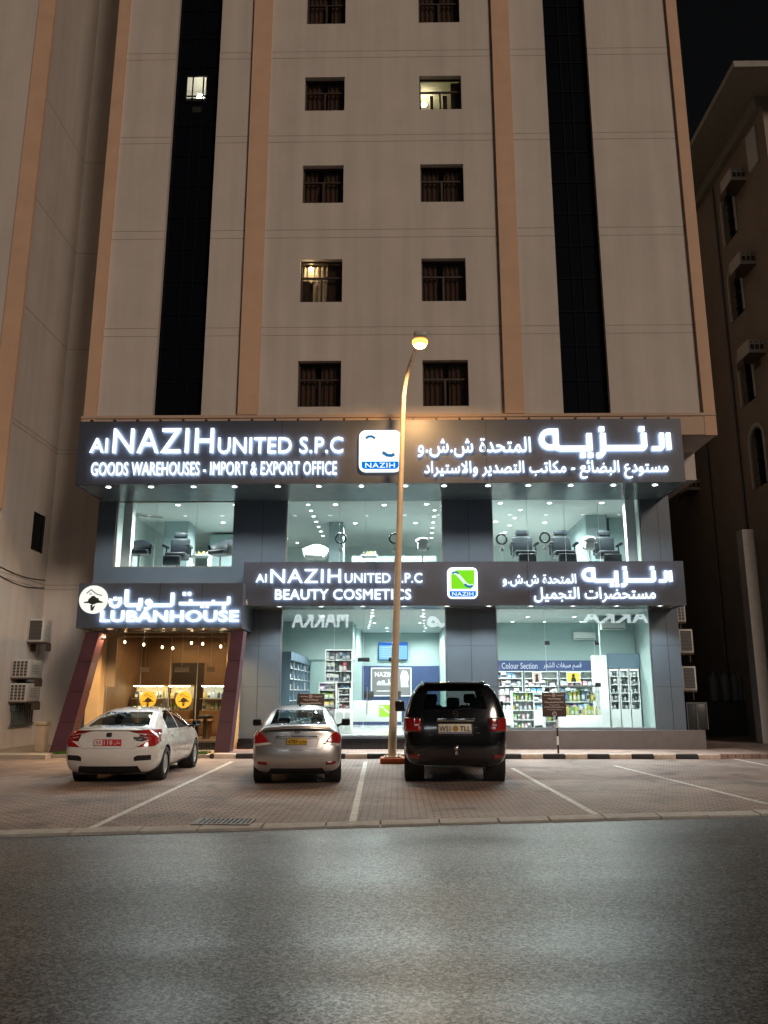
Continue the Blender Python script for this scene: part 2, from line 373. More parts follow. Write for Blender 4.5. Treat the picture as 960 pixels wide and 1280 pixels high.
KERBW = mat('kerb_white', (.60, .50, .42), .75, var=.2, vscale=7)
KERBK = mat('kerb_black', (.018, .018, .02), .6, var=.3, vscale=8)
struct('road', MB().quad((-200,-120,0),(200,-120,0),(200,300,0),(-200,300,0)), ASPH)
eA, eB = gr(75, 1045), gr(960, 1020)
ex = lambda x: eA[1] + (x-eA[0])*(eB[1]-eA[1])/(eB[0]-eA[0])      # road edge as y(x)
KY = 22.0                                                        # front of the raised kerb
struct('parking_area', MB().quad((-60,ex(-60)+.3,.03),(60,ex(60)+.3,.03),(60,60,.03),(-60,60,.03)), PAVE)
mb = MB(); x = -40.0; k = 0
while x < 40:
    w = .78 + .06*math.sin(k*2.1); k += 1
    t = random.uniform(-.006, .006); z = .045 + random.uniform(-.008, .004)
    sl_ = (ex(1)-ex(0))
    vs = []
    for (dx, dy) in ((.012,0),(w-.012,0),(w-.012,.29),(.012,.29)): vs.append((x+dx, ex(x+dx)+dy+t, z if dy else z-.012))
    lo = [(a, b, -.02) for a, b, c in vs]
    mb.add(lo+vs, [(4,5,6,7),(0,1,5,4),(1,2,6,5),(2,3,7,6),(3,0,4,7)]); x += w
struct('kerb_edging', mb, KERBC)
mb = MB()
for a, b in (((110,1037),(290,952)), ((440,1030),(457,952)), ((752,1022),(640,960)), ((960,1005),(768,957)), ((985,962),(915,948))):
    A, B = Vector(gr(*a, .034)), Vector(gr(*b, .034)); n = (B-A).normalized(); q = Vector((-n.y, n.x))*.05
    mb.quad((*(A-q),.035), (*(A+q),.035), (*(B+q),.035), (*(B-q),.035))
struct('parking_lines', mb, LINEP)
xk0, xk1 = Xp(262, 945, KY), Xp(901, 945, KY)
struct('pavement', MB().box(xk0, 9.9, KY+.13, 24.3, 0, .15), PAVE2)
mb = MB(); x = xk1; k = 0
while x > xk0 + .1:
    w = .58; x2 = max(x-w, xk0); mi = (k % 2)
    mb.bbox(x2+.004, x-.004, KY, KY+.125, -.02, .158, .018, mi); x = x2; k += 1
struct('kerb', mb, [KERBW, KERBK])
# left side pavement in front of the neighbour
struct('side_pavement', MB().box(-30, Xp(62,940,KY), KY-.25, 26, 0, .14).box(Xp(62,940,KY), xk0-.02, KY+.1, 24.1, 0, .12), mat('pale_paving', (.34,.29,.235), .8, var=.15, vscale=2))

# ------------------------------------------------------------------ the main building: tower
TY, SY = 22.5, 24.2
bld = thing('apartment_building', 'tall cream tower with peach pilasters and two dark glass strips above lit shops', 'building', (0.4, 24, 0))
tx0, tx1 = Xp(128, 250, TY), Xp(866, 250, TY)
tz0, tz1 = Zp(893, 545, TY), 31.0
holes = []; wins = []
rowsL = [(382,432,-25,30), (381,430,97,138), (378,429,207,254), (376,428,325,378), (373,427,451,508)]
rowsR = [(525,574,-25,28), (524,577,94,137), (525,580,205,252), (527,583,322,376), (527,584,450,508)]
xl0 = sum(Xp(r[0], (r[2]+r[3])/2, TY) for r in rowsL)/5; xl1 = sum(Xp(r[1], (r[2]+r[3])/2, TY) for r in rowsL)/5
xr0 = sum(Xp(r[0], (r[2]+r[3])/2, TY) for r in rowsR)/5; xr1 = sum(Xp(r[1], (r[2]+r[3])/2, TY) for r in rowsR)/5
wz = []
for rl, rr in zip(rowsL, rowsR):
    zt = (Zp(400, rl[2], TY)+Zp(550, rr[2], TY))/2; zb = (Zp(400, rl[3], TY)+Zp(550, rr[3], TY))/2
    if rl[2] < 0: zt = zb + 1.45
    wz.append((zb, zt))
for i, (zb, zt) in enumerate(wz):
    wins += [(xl0, xl1, zb, zt, 'L', i), (xr0, xr1, zb, zt, 'R', i)]
s1 = ((Xp(222,0,TY)+Xp(194,519,TY))/2, (Xp(277,0,TY)+Xp(253,519,TY))/2); s2 = ((Xp(682,0,TY)+Xp(700,517,TY))/2, (Xp(733,0,TY)+Xp(760,517,TY))/2)
sz0 = Zp(225, 520, TY)
holes = [w[:4] for w in wins] + [(s1[0], s1[1], sz0, tz1+5), (s2[0], s2[1], sz0, tz1+5)]
mb = MB(); holed(mb, tx0, tx1, tz0, tz1, TY, holes, .28)
mb.quad((tx0,TY,tz1),(tx0,TY,tz0),(tx0,45,tz0),(tx0,45,tz1)); mb.quad((tx1,TY,tz0),(tx1,TY,tz1),(tx1,45,tz1),(tx1,45,tz0))
mb.quad((tx0,TY,tz0),(tx1,TY,tz0),(tx1,45,tz0),(tx0,45,tz0)); mb.quad((tx0,TY,tz1),(tx0,45,tz1),(tx1,45,tz1),(tx1,TY,tz1))
P('wall', mb, CREAM, bld)
mb = MB()                                                       # horizontal joints, cut as slim recess shadows lines standing 3 mm proud
ranges = []
xs_cut = sorted([tx0, s1[0], s1[1], s2[0], s2[1], tx1])
for y in (64, 72, 169, 177, 287, 297, 409, 419):
    z = Zp(480, y-.5, TY)
    for a, b in ((tx0, s1[0]), (s1[1], s2[0]), (s2[1], tx1)):
        mb.box(a, b, TY-.003, TY+.01, z-.008, z+.008)
P('groove', mb, GROOVE, bld)
def pil(name, px0, px1, y, d, z0, m, z1=tz1): P(name, MB().box(Xp(px0,y,TY), Xp(px1,y,TY), TY-d, TY+.05, z0, z1), m, bld)
zc = Zp(480, 519, TY)
pil('pilaster', 123.5, 138, 320, .10, tz0+.25, PEACH); pil('pilaster', 306, 330, 320, .12, zc, PEACH)
pil('pilaster', 622, 645, 270, .12, zc, PEACH); pil('pilaster', 858, 872, 300, .10, tz0, PEACH)
P('cornice', MB().box(tx0-.02, tx1+.02, TY-.09, TY+.04, tz0+.02, zc).box(tx0-.03, tx1+.03, TY-.12, TY+.03, zc-.10, zc-.02), mat('pale_peach', (.52,.37,.27), .85), bld)
# dark curtain-wall strips
for a, b, nm in ((s1[0], s1[1], 'l'), (s2[0], s2[1], 'r')):
    cols = 2; g = MB(); fr = MB()
    zz = sz0; k = 0
    lit = None
    if nm == 'l':
        lit = (Xp(234, 113, TY+.25), Xp(258, 113, TY+.25), Zp(245, 128, TY+.25), Zp(245, 97, TY+.25)); lit2 = (Xp(240,137,TY+.25), Xp(253,137,TY+.25), Zp(245,141,TY+.25), Zp(245,133,TY+.25))
        holed(g, a, b, sz0, tz1, TY+.22, [lit, lit2], .02)
    else: g.quad((a,TY+.22,sz0),(b,TY+.22,sz0),(b,TY+.22,tz1),(a,TY+.22,tz1))
    cw = P('curtain_wall', g, DGLASS, bld)
    for xx in (a+.02, (a*.62+b*.38), (a*.38+b*.62), b-.02): fr.box(xx-.02, xx+.02, TY+.185, TY+.219, sz0, tz1)
    z = sz0 + .02
    while z < tz1:
        fr.box(a, b, TY+.19, TY+.218, z-.02, z+.02); z += 1.12
    P('mullion', fr, MULL, cw)
    if lit:
        for L_, e in ((lit, 1), (lit2, 0)):
            x0, x1, z0, z1 = L_; rm = MB()
            rm.quad((x0-.3,TY+1.2,z0-.3),(x1+.3,TY+1.2,z0-.3),(x1+.3,TY+1.2,z1+.3),(x0-.3,TY+1.2,z1+.3))
            rm.quad((x0-.3,TY+.24,z0-.3),(x0-.3,TY+1.2,z0-.3),(x0-.3,TY+1.2,z1+.3),(x0-.3,TY+.24,z1+.3))
            rm.quad((x1+.3,TY+1.2,z0-.3),(x1+.3,TY+.24,z0-.3),(x1+.3,TY+.24,z1+.3),(x1+.3,TY+1.2,z1+.3))
            rm.quad((x0-.3,TY+1.2,z1+.3),(x1+.3,TY+1.2,z1+.3),(x1+.3,TY+.24,z1+.3),(x0-.3,TY+.24,z1+.3))
            P('room', rm, WHITEP, cw)
        x0, x1, z0, z1 = lit
        P('room_lamp', MB().lathe([(.001,-.11),(.08,-.08),(.12,0),(.08,.08),(.001,.11)], ((x0+x1)/2, TY+.7, (z0+z1)/2+.1), 'z', 14), glow('room_lamp', (1,.93,.68), 22), cw)
        P('window_frame', MB().box(x0-.05,x0,TY+.18,TY+.222,z0-.05,z1+.05).box(x1,x1+.05,TY+.18,TY+.222,z0-.05,z1+.05).box(x0,x1,TY+.18,TY+.222,z1,z1+.05).box(x0,x1,TY+.18,TY+.222,z0-.05,z0), MULL, cw)
# square windows
wi = 0
for (x0, x1, z0, z1, side, i) in wins:
    Y = TY+.20; xm = (x0+x1)/2; zt = z0 + (z1-z0)*.62
    fr = MB()
    for a, b, c, d in ((x0,x0+.05,z0,z1), (x1-.05,x1,z0,z1), (x0+.05,x1-.05,z0,z0+.05), (x0+.05,x1-.05,z1-.05,z1), (x0+.05,x1-.05,zt-.025,zt+.025), (xm-.03,xm+.03,z0+.05,zt-.025)):
        fr.box(a, b, Y-.03, Y+.03, c, d)
    w = P('window', fr, BROWNFR, bld)
    P('pane', MB().quad((x0+.04,Y+.012,z0+.04),(x1-.04,Y+.012,z0+.04),(x1-.04,Y+.012,z1-.04),(x0+.04,Y+.012,z1-.04)), WGLASS, w)
    litw = (side, i) in (('R', 1), ('L', 3))
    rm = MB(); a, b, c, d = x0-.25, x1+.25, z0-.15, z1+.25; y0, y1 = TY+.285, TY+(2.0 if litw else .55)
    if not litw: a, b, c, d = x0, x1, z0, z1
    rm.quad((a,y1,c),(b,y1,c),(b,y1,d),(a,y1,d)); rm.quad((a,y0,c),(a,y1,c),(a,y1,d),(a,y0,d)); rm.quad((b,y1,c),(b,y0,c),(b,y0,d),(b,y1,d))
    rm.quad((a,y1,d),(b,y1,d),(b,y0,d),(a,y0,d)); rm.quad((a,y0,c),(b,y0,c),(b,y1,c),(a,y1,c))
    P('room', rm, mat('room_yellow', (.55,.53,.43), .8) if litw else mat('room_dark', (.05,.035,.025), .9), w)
    cu = MB(); xs = []
    def folds(xa, xb, za, zb, yy, gap=0):
        n = max(6, int((xb-xa)/.025))
        for k in range(n):
            p0, p1 = xa+(xb-xa)*k/n, xa+(xb-xa)*(k+1)/n
            q0, q1 = yy+.03*math.sin(k*1.05), yy+.03*math.sin((k+1)*1.05)
            cu.add([(p0,q0,za),(p1,q1,za),(p1,q1,zb),(p0,q0,zb)], [(0,1,2,3)], 0, True)
    if litw and side == 'L':
        folds(x0+.36, x1-.42, z0+.06, zt, TY+.47); folds(x0, x0+.10, z0, z1, TY+.47); folds(x0+.1, x1-.40, zt+.02, z1, TY+.47)
        P('curtain', cu, CURTW, w)
        P('room_lamp', MB().lathe([(.001,-.07),(.07,0),(.001,.07)], (x0+.30, TY+.30, z1-.16), 'z', 12), glow('window_lamp_l', (1,.78,.42), 60), w)
        # dark half-open shutter behind the right half
        P('shutter', MB().box(x1-.48, x1, TY+.36, TY+.39, z0, z1).box(x0, x0+.26, TY+.36, TY+.39, z0, zt), BROWNFR, w)
    elif litw:
        P('room_lamp', MB().lathe([(.001,-.05),(.09,-.02),(.09,.02),(.001,.05)], (x0+.2, TY+1.2, z1-.10), 'z', 12), glow('window_lamp_r', (1,.96,.66), 90), w)
        P('shutter', MB().box(x1-.32, x1, TY+.34, TY+.37, z0, z1).box(x0+.36, x0+.46, TY+.34, TY+.37, z0, zt).box(x0+.78, x0+.92, TY+.34, TY+.37, z0, zt), BROWNFR, w)
    else:
        q_ = (i*7+(3 if side == 'R' else 0)) % 5; folds(x0, xm-.05*q_, z0, z1-.05, TY+.32); folds(xm+.04*(4-q_), x1, z0, z1-.05, TY+.32)
        P('curtain', cu, CURT, w)

# ------------------------------------------------------------------ the shop floors under the tower
sx0, sx1 = Xp(119, 690, SY), Xp(858, 905, SY)
W1 = (Xp(142,690,SY), Xp(291,690,SY), Zp(215,709,SY), Zp(215,626,SY))
W2 = (Xp(357,680,SY), Xp(554,680,SY), W1[2], Zp(455,624,SY))
W3 = (Xp(615,660,SY), Xp(802,660,SY), W1[2], Zp(710,620,SY))
zt2 = 4.22; zg = Zp(560, 919, SY)
G2 = (Xp(349,850,SY), Xp(559,850,SY), Zp(450,921,SY), zt2)
G3 = (Xp(622,850,SY), Xp(818,850,SY), Zp(720,911,SY), zt2)
LB = (Xp(110,860,SY), Xp(301,860,SY), .15, 3.5)
mb = MB(); holed(mb, sx0, sx1, .1, 9.2, SY, [W1, W2, W3, G2, G3, LB], .22)
mb.quad((sx1,SY,.1),(sx1,SY,9.2),(sx1,40,9.2),(sx1,40,.1)); mb.quad((sx0,SY,9.2),(sx0,SY,.1),(sx0,40,.1),(sx0,40,9.2))
P('shopfront_wall', mb, FACADE, bld)
P('beam', MB().box(sx1+.003, tx1, SY, 40, Zp(866,600,SY), tz0-.003), CREAM, bld)
# panel joints of the cladding
mb = MB()
for px in (322, 590, 838):
    xx = Xp(px, 850, SY); P('panel_joint', MB().box(xx-.006, xx+.006, SY-.003, SY+.002, .55, 9), BLACK, bld)
for z in (1.9, 3.1): 
    for a, b in ((LB[1], G2[0]), (G2[1], G3[0]), (G3[1], sx1)): P('panel_joint', MB().box(a+.01, b-.01, SY-.0025, SY+.002, z-.004, z+.004), BLACK, bld)
pz = G3[2]-.03
P('plinth', MB().prism([(G2[1]+.35,.1),(sx1+.45,.1),(sx1+.45,pz),(G2[1]+.35,pz)], SY-.22, SY-.003), PLINTH, bld); P('side_block', MB().box(sx1+.003, sx1+.45, SY, SY+1.2, .1, pz), PLINTH, bld)
P('entrance_step', MB().box(xk0+.35, G2[1]+.345, SY-.34, SY-.003, .1, .33).box(xk0+.35, G2[1]+.345, SY-.22, SY-.003, .333, G2[2]-.04), GRANITE, bld)
FZ, CZ = .46, 4.36         # shop floor, ceiling
UF, UC = 5.25, 7.78        # salon floor, ceiling
# glazing
def pane(win, Y, splits, name='shop_window', trim=STEEL):
    x0, x1, z0, z1 = win; fr = MB(); t = .035
    fr.box(x0,x0+t,Y-.04,Y+.04,z0,z1).box(x1-t,x1,Y-.04,Y+.04,z0,z1).box(x0+t,x1-t,Y-.04,Y+.04,z0,z0+t).box(x0+t,x1-t,Y-.04,Y+.04,z1-t,z1)
    w = P(name, fr, trim, bld); xs = [x0+t] + splits + [x1-t]
    g = MB()
    for a, b in zip(xs[:-1], xs[1:]): g.box(a+.004, b-.004, Y-.005, Y+.005, z0+t, z1-t)
    P('pane', g, SGLASS, w)
    each('pane_joint', [(s_-.004, s_+.004, Y-.004, Y+.004, z0+t, z1-t) for s_ in splits], mat('silicone', (.7,.75,.74), .3), w)
    return w
GY = SY+.1
TRIMB = mat('bronze_trim', (.35, .30, .24), .35, .6)
pane(W1, GY, [Xp(193,670,SY), Xp(244,670,SY)], trim=TRIMB); pane(W2, GY, [Xp(424,670,SY), Xp(457,670,SY), Xp(500,670,SY)], trim=TRIMB)
pane(W3, GY, [Xp(660,670,SY), Xp(707,670,SY), Xp(750,670,SY)], trim=TRIMB)
w2 = pane(G2, GY, [Xp(417,850,SY), Xp(454,850,SY), Xp(490,850,SY)]); w3 = pane(G3, GY, [Xp(684,840,SY), Xp(746,840,SY)])
mb = MB()
for a, b, y in ((447,462,824.5),(486,494,824.5),(681,687,803.5),(743,749,803.5),(681,687,862),(744,751,856)):
    xa, z = at(a, y, GY); xb, _ = at(b, y, GY); P('patch_fitting', MB().bbox(xa, xb, GY-.02, GY+.02, z-.06, z+.06, .008), BLACK, bld)
mb = MB(); xh, zh = at(459, 850, GY); 
mb.tube([(xh, GY-.07, 1.1), (xh, GY-.07, 1.9)], .016); mb.tube([(xh, GY-.07, 1.2), (xh, GY, 1.2)], .01); mb.tube([(xh, GY-.07, 1.8), (xh, GY, 1.8)], .01)
P('door_handle', mb, STEEL, bld)

# rooms ---------------------------------------------------------
def inner(name, mb, m): return P(name, mb, m, bld)
IX0, IX1 = LB[1]+.25, sx1-.12
inner('shop_floor', MB().quad((IX0,SY+.225,FZ),(IX1,SY+.225,FZ),(IX1,38,FZ),(IX0,38,FZ)), TILE)
inner('shop_ceiling', MB().quad((IX0,SY+.225,CZ),(IX0,38,CZ),(IX1,38,CZ),(IX1,SY+.225,CZ)), CEIL)
BY, CY2 = 36.5, 31.3
xw = Xp(561, 830, 30)
mb = MB().quad((IX0,SY+.225,FZ),(IX0,BY,FZ),(IX0,BY,CZ),(IX0,SY+.225,CZ)).quad((IX0,BY,FZ),(xw,BY,FZ),(xw,BY,CZ),(IX0,BY,CZ))
mb.box(xw, xw+.15, CY2, BY, FZ, CZ); mb.quad((xw,CY2,FZ),(IX1,CY2,FZ),(IX1,CY2,CZ),(xw,CY2,CZ)); mb.quad((IX1,CY2,FZ),(IX1,SY+.225,FZ),(IX1,SY+.225,CZ),(IX1,CY2,CZ))
inner('shop_wall', mb, TEAL2)
# lower blue wall behind the till, blue header bands
P('blue_panel', MB().box(Xp(436,833,BY), xw-.02, BY-.06, BY-.005, FZ, Zp(480,832.5,BY)), NAVY, bld)
bul = MB().box(IX0+.003, Xp(441,800,30.5), 30.5, 33, Zp(420,824,30.5), CZ-.003)
inner('bulkhead', bul, TEAL2)
inner('partition', MB().box(Xp(441,800,34), Xp(450,800,34), 34, BY-.01, FZ, CZ-.003), TEAL2)
hb0, hb1 = at(620, 838.5, CY2)[1], at(620, 826, CY2)[1]
xh1 = Xp(742, 830, CY2)
hd = P('header_band', MB().box(xw+.16, IX1-.01, CY2-.35, CY2-.005, hb0, hb1), NAVY, bld)
WHT = glow('soft_white_letters', (.8,.88,1), 1.0)
def wall_text(s, rect, Y, m, parent, bold=.012):
    return sign_text('lettering', parent, s, rect, Y, m, bold, .012)
wall_text('Colour Section', (627,828.5,672,836), CY2-.352, WHT, bld, .008)
wall_text(arabic('قسم صبغات الشعر'), (679,828,727,837.5), CY2-.352, WHT, bld, .008)
# shelving bay on the right at an angle
RS_Y = 27.9
rs0, rs1 = Xp(760, 850, RS_Y), IX1-.02
P('side_wall', MB().box(rs0-.1, rs1, RS_Y+.38, RS_Y+.5, FZ, CZ-.003), TEAL2, bld)
P('column', MB().box(Xp(744,850,RS_Y), rs0-.03, RS_Y-.1, RS_Y+.45, FZ, Zp(750,819,RS_Y)), WHITEP, bld)
P('header_band', MB().box(rs0, rs1, RS_Y, RS_Y+.375, Zp(780,835,RS_Y), Zp(780,817,RS_Y)), mat('slate_band', (.10,.15,.2), .5), bld)
# salon rooms
mb = MB()
inner('salon_floor', MB().quad((sx0+.1,SY+.225,UF),(IX1,SY+.225,UF),(IX1,34,UF),(sx0+.1,34,UF)), TILE)
inner('salon_ceiling', MB().quad((sx0+.1,SY+.225,UC),(sx0+.1,34,UC),(IX1,34,UC),(IX1,SY+.225,UC)), CEIL)
xa, xb = Xp(322, 660, SY+1), Xp(588, 660, SY+1)
mb.quad((sx0+.1,SY+.225,UF),(sx0+.1,34,UF),(sx0+.1,34,UC),(sx0+.1,SY+.225,UC)).quad((sx0+.1,33.5,UF),(IX1,33.5,UF),(IX1,33.5,UC),(sx0+.1,33.5,UC)).quad((IX1,33.5,UF),(IX1,SY+.225,UF),(IX1,SY+.225,UC),(IX1,33.5,UC))
mb.box(xa-.1, xa+.1, SY+.225, 29, UF, UC-.002).box(xb-.1, xb+.1, SY+.225, 28, UF, UC-.002)
inner('salon_wall', mb, TEAL)
def blk(px0, px1, py0, y0, y1, m, name='partition', pyb=None):
    ya = SY+y0; z1_ = min(UC-.004, Zp((px0+px1)/2, py0, ya)); P(name, MB().box(Xp(px0,670,ya), Xp(px1,670,ya), ya, SY+y1, UF, z1_), m, bld)
blk(205, 235, 646, 4.0, 5.0, GREYT); blk(262, 300, 668, 6.0, 7.5, GREYT); blk(411, 429, 645, 4.2, 5.2, GREYT); blk(440, 545, 695, 5.5, 6.2, GREYT)
blk(733, 759, 640, 3.2, 6.5, GREYT); blk(762, 790, 625, 3.6, 6.6, mat('mid_teal', (.30,.40,.40), .7))
P('white_column', MB().box(W3[1]-.32, W3[1]-.02, SY+.5, SY+.75, UF, UC-.003), WHITEP, bld)
P('white_column', MB().box(W1[0]+.02, W1[0]+.3, SY+.6, SY+.9, UF, UC-.003), WHITEP, bld)

# recessed ceiling lights indoors (lamp + lens)
def ceiling_light(x, y, z, e, col=(.92,1.0,.965), m=LAMPW, lit=True, r=.075):
    o = P('ceiling_light', MB().lathe([(r*1.35,0),(r*1.3,-.015),(r,-.018),(r,-.012)], (x,y,z-.002), 'z', 16).disc((x,y,z-.012), r, 'z', 16, 1, True), [WHITEP, m], bld)
    if lit: lamp('ceiling_lamp', 'SPOT', (x, y, z-.05), e, col, bld, .06, 165, .8)
for i in range(3):
    for j, y in enumerate((25.6, 28.2, 31.0)):
        ceiling_light(-2.6+i*1.75, y, CZ, 400)
for i in range(4):
    for j, y in enumerate((25.4, 28.6)):
        ceiling_light(3.0+i*1.65, y, CZ, 430)
for y in (33.5, 35.3):
    for x in (-2.2, -.4, 1.2): ceiling_light(x, y, CZ, 330)
for k in range(9): ceiling_light(Xp(470,800,30)-.05*k, 26+k*.95, CZ, 0, lit=False, r=.06)
for k in range(6): ceiling_light(Xp(525,800,30)+.05*k, 26+k*1.3, CZ, 0, lit=False, r=.06)
for x in (3.2, 4.4, 5.6, 7.0): ceiling_light(x, 30.6, CZ, 0, lit=False)
for x, y in ((-7.2,25.6),(-5.3,25.6),(-6.3,28.4),(-4.6,28.6),(-2.0,25.6),(-.4,25.7),(1.0,25.6),(-1.5,28.6),(.7,28.6),(3.4,25.5),(5.0,25.5),(6.7,25.5),(3.6,28.4),(5.4,28.6)):
    ceiling_light(x, y, UC, 800)
for k in range(7): ceiling_light(-2.9+.0*k, 25.6+k*.9, UC, 0, lit=False, r=.06)
for k in range(6): ceiling_light(1.3+.02*k, 26.5+k*1.0, UC, 0, lit=False, r=.06)
for k in range(4): ceiling_light(-5.0+.3*k, 29.5+k*1.0, UC, 0, lit=False, r=.06)
for k in range(4): ceiling_light(4.2, 26.5+k*1.3, UC, 0, lit=False, r=.06)

# ------------------------------------------------------------------ canopy signs
UY, LY, HY = 22.0, 22.95, 22.45
def sign_box(label, px0, px1, pyt, pyb, Y, ztop, zbot, m, nlights, e, warm=False, lights_px=None, y_l=None, joints=()):
    pm = (pyt+pyb)/2; x0, x1 = Xp(px0, pm, Y), Xp(px1, pm, Y)
    t = thing('shop_sign', label, 'sign', ((x0+x1)/2, Y, zbot))
    P('panel', MB().box(x0, x1, Y, Y+.06, zbot, ztop).box(x0, x0+.06, Y+.06, SY-.004, zbot, ztop).box(x1-.06, x1, Y+.06, SY-.004, zbot, ztop).box(x0+.06, x1-.06, Y+.06, SY-.004, ztop-.06, ztop), m, t)
    P('soffit', MB().box(x0+.062, x1-.062, Y+.062, SY-.004, zbot+.02, zbot+.06), SOFFIT, t)
    if joints:
        for px in joints: xx = Xp(px, pm, Y); P('panel_joint', MB().box(xx-.006, xx+.006, Y-.002, Y+.01, zbot, ztop), BLACK, t)
    for px in lights_px:
        x = Xp(px, pyb+2, Y); yl = y_l
        P('downlight', MB().lathe([(.10,0),(.098,-.02),(.075,-.024),(.07,-.012)], (x, yl, zbot+.018), 'z', 18).disc((x, yl, zbot+.006), .07, 'z', 18, 1, True), [WHITEP, LAMPWARM if warm else LAMPW], t)
        lamp('downlight_lamp', 'SPOT', (x, yl, zbot-.03), e, (1,.62,.28) if warm else (.82,.95,1.0), t, .06, 130, .5)
    return t, x0, x1
uz0, uz1 = Zp(478, 604, UY), Zp(478, 525, UY)
lz0, lz1 = Zp(570, 757, LY), Zp(570, 702, LY)
hz0, hz1 = Zp(200, 785, HY), Zp(200, 729, HY)
us, ux0, ux1 = sign_box('widest dark canopy sign above the upstairs windows with a white logo square', 97, 854, 525, 604, UY, uz1, uz0, SIGNP, 7, 130, False, [130,184,238,290,345,397,451,507,556,612,663,717,771,824], UY+.35, (352, 608))
ls, lx0, lx1 = sign_box('middle height dark canopy sign over the cosmetics shop with a green logo square', 304, 856, 702, 757, LY, lz1, lz0, SIGNP, 6, 150, False, [348,401,453,505,559,612,665,718,773,828], LY+.2, (470, 660))
hs_, hx0, hx1 = sign_box('slate canopy sign with a round tree emblem over the brown shop', 97, 303, 729, 785, HY, hz1, hz0, SIGNL, 5, 210, True, [129,177,231,275], HY+.5, (158, 199, 252))
# small dark brackets along the top of the big sign
mb = MB()
for k in range(26):
    x = ux0 + (ux1-ux0)*(k+.5)/26; mb.box(x-.03, x+.03, UY-.02, UY+.1, uz1, uz1+.05)
P('bracket', mb, BLACK, us)
def nazih(t, Y, lat, ara, ax0, ay0, ax1, ay1, D=.05):
    Yt = Y-.055
    for s, r, b in lat: sign_text('lettering', t, s, r, Yt, LETTER, b, D)
    for s, r, b in ara: sign_text('lettering', t, arabic(s), r, Yt, LETTER, b, D)
    X0, Z1 = at(ax0, ay0, Yt); X1, Z0 = at(ax1, ay1, Yt)
    # broad-pen word, drawn in a 765 x 175 grid
    gx = lambda x: X0 + (x-55)/765*(X1-X0); gz = lambda y: Z1 - (y-85)/175*(Z1-Z0)
    S = (X1-X0)/765; w = 31*S
    mb = MB(); q = [0]
    def st(pts, ww=w):
        q[0] += 1; d = q[0]*.0012
        stroke(mb, [(gx(a), gz(b)) for a, b in pts], ww, Yt-D-d, Yt-.002*q[0]*.1)
    st([(157,100),(157,190),(166,203),(182,208),(366,208)]); st([(172,112)]+[(120+46*math.cos(R(a)), 156+44*math.sin(R(a))) for a in range(270,84,-18)]+[(150,200)])
    st([(350,124),(350,215)]); st([(430,124),(430,205),(424,232),(410,246),(388,248)]); st([(420,206),(666,206)]); st([(666,124),(666,196),(658,208)])
    st([(768,124),(768,200),(760,210),(708,210)], w*.8); st([(806,124),(808,216)], w*.8)
    for a, b in ((308,246),(352,246),(424,101),(656,101)): st([(a-15,b),(a+15,b)], 29*S)
    halo(P('lettering', mb, LETTER, t))
nazih(us, UY, [('Al',(113.5,548,134,566),.006),('NAZIH',(143,536,266.5,566),.002),('UNITED S.P.C',(273,547,429,566.5),.012),
  ('GOODS WAREHOUSES - IMPORT & EXPORT OFFICE',(115,578,421,593.5),.009)],
  [('المتحدة ش.ش.و',(522,547,664,571),.012),('مستودع البضائع - مكاتب التصدير والاستيراد',(530,576,836,598),.014)], 672, 533.5, 840, 572)
nazih(ls, LY, [('Al',(320,717.5,333,728),.006),('NAZIH',(338.5,711.5,426,728.5),.002),('UNITED S.P.C',(431,716.5,528,728.5),.012),('BEAUTY COSMETICS',(344,736.5,514,749.5),.018)],
  [('المتحدة ش.ش.و',(628,717.5,720.5,733),.012),('مستحضرات التجميل',(667,734,820,753),.016)], 726, 708, 841, 733.5, .045)
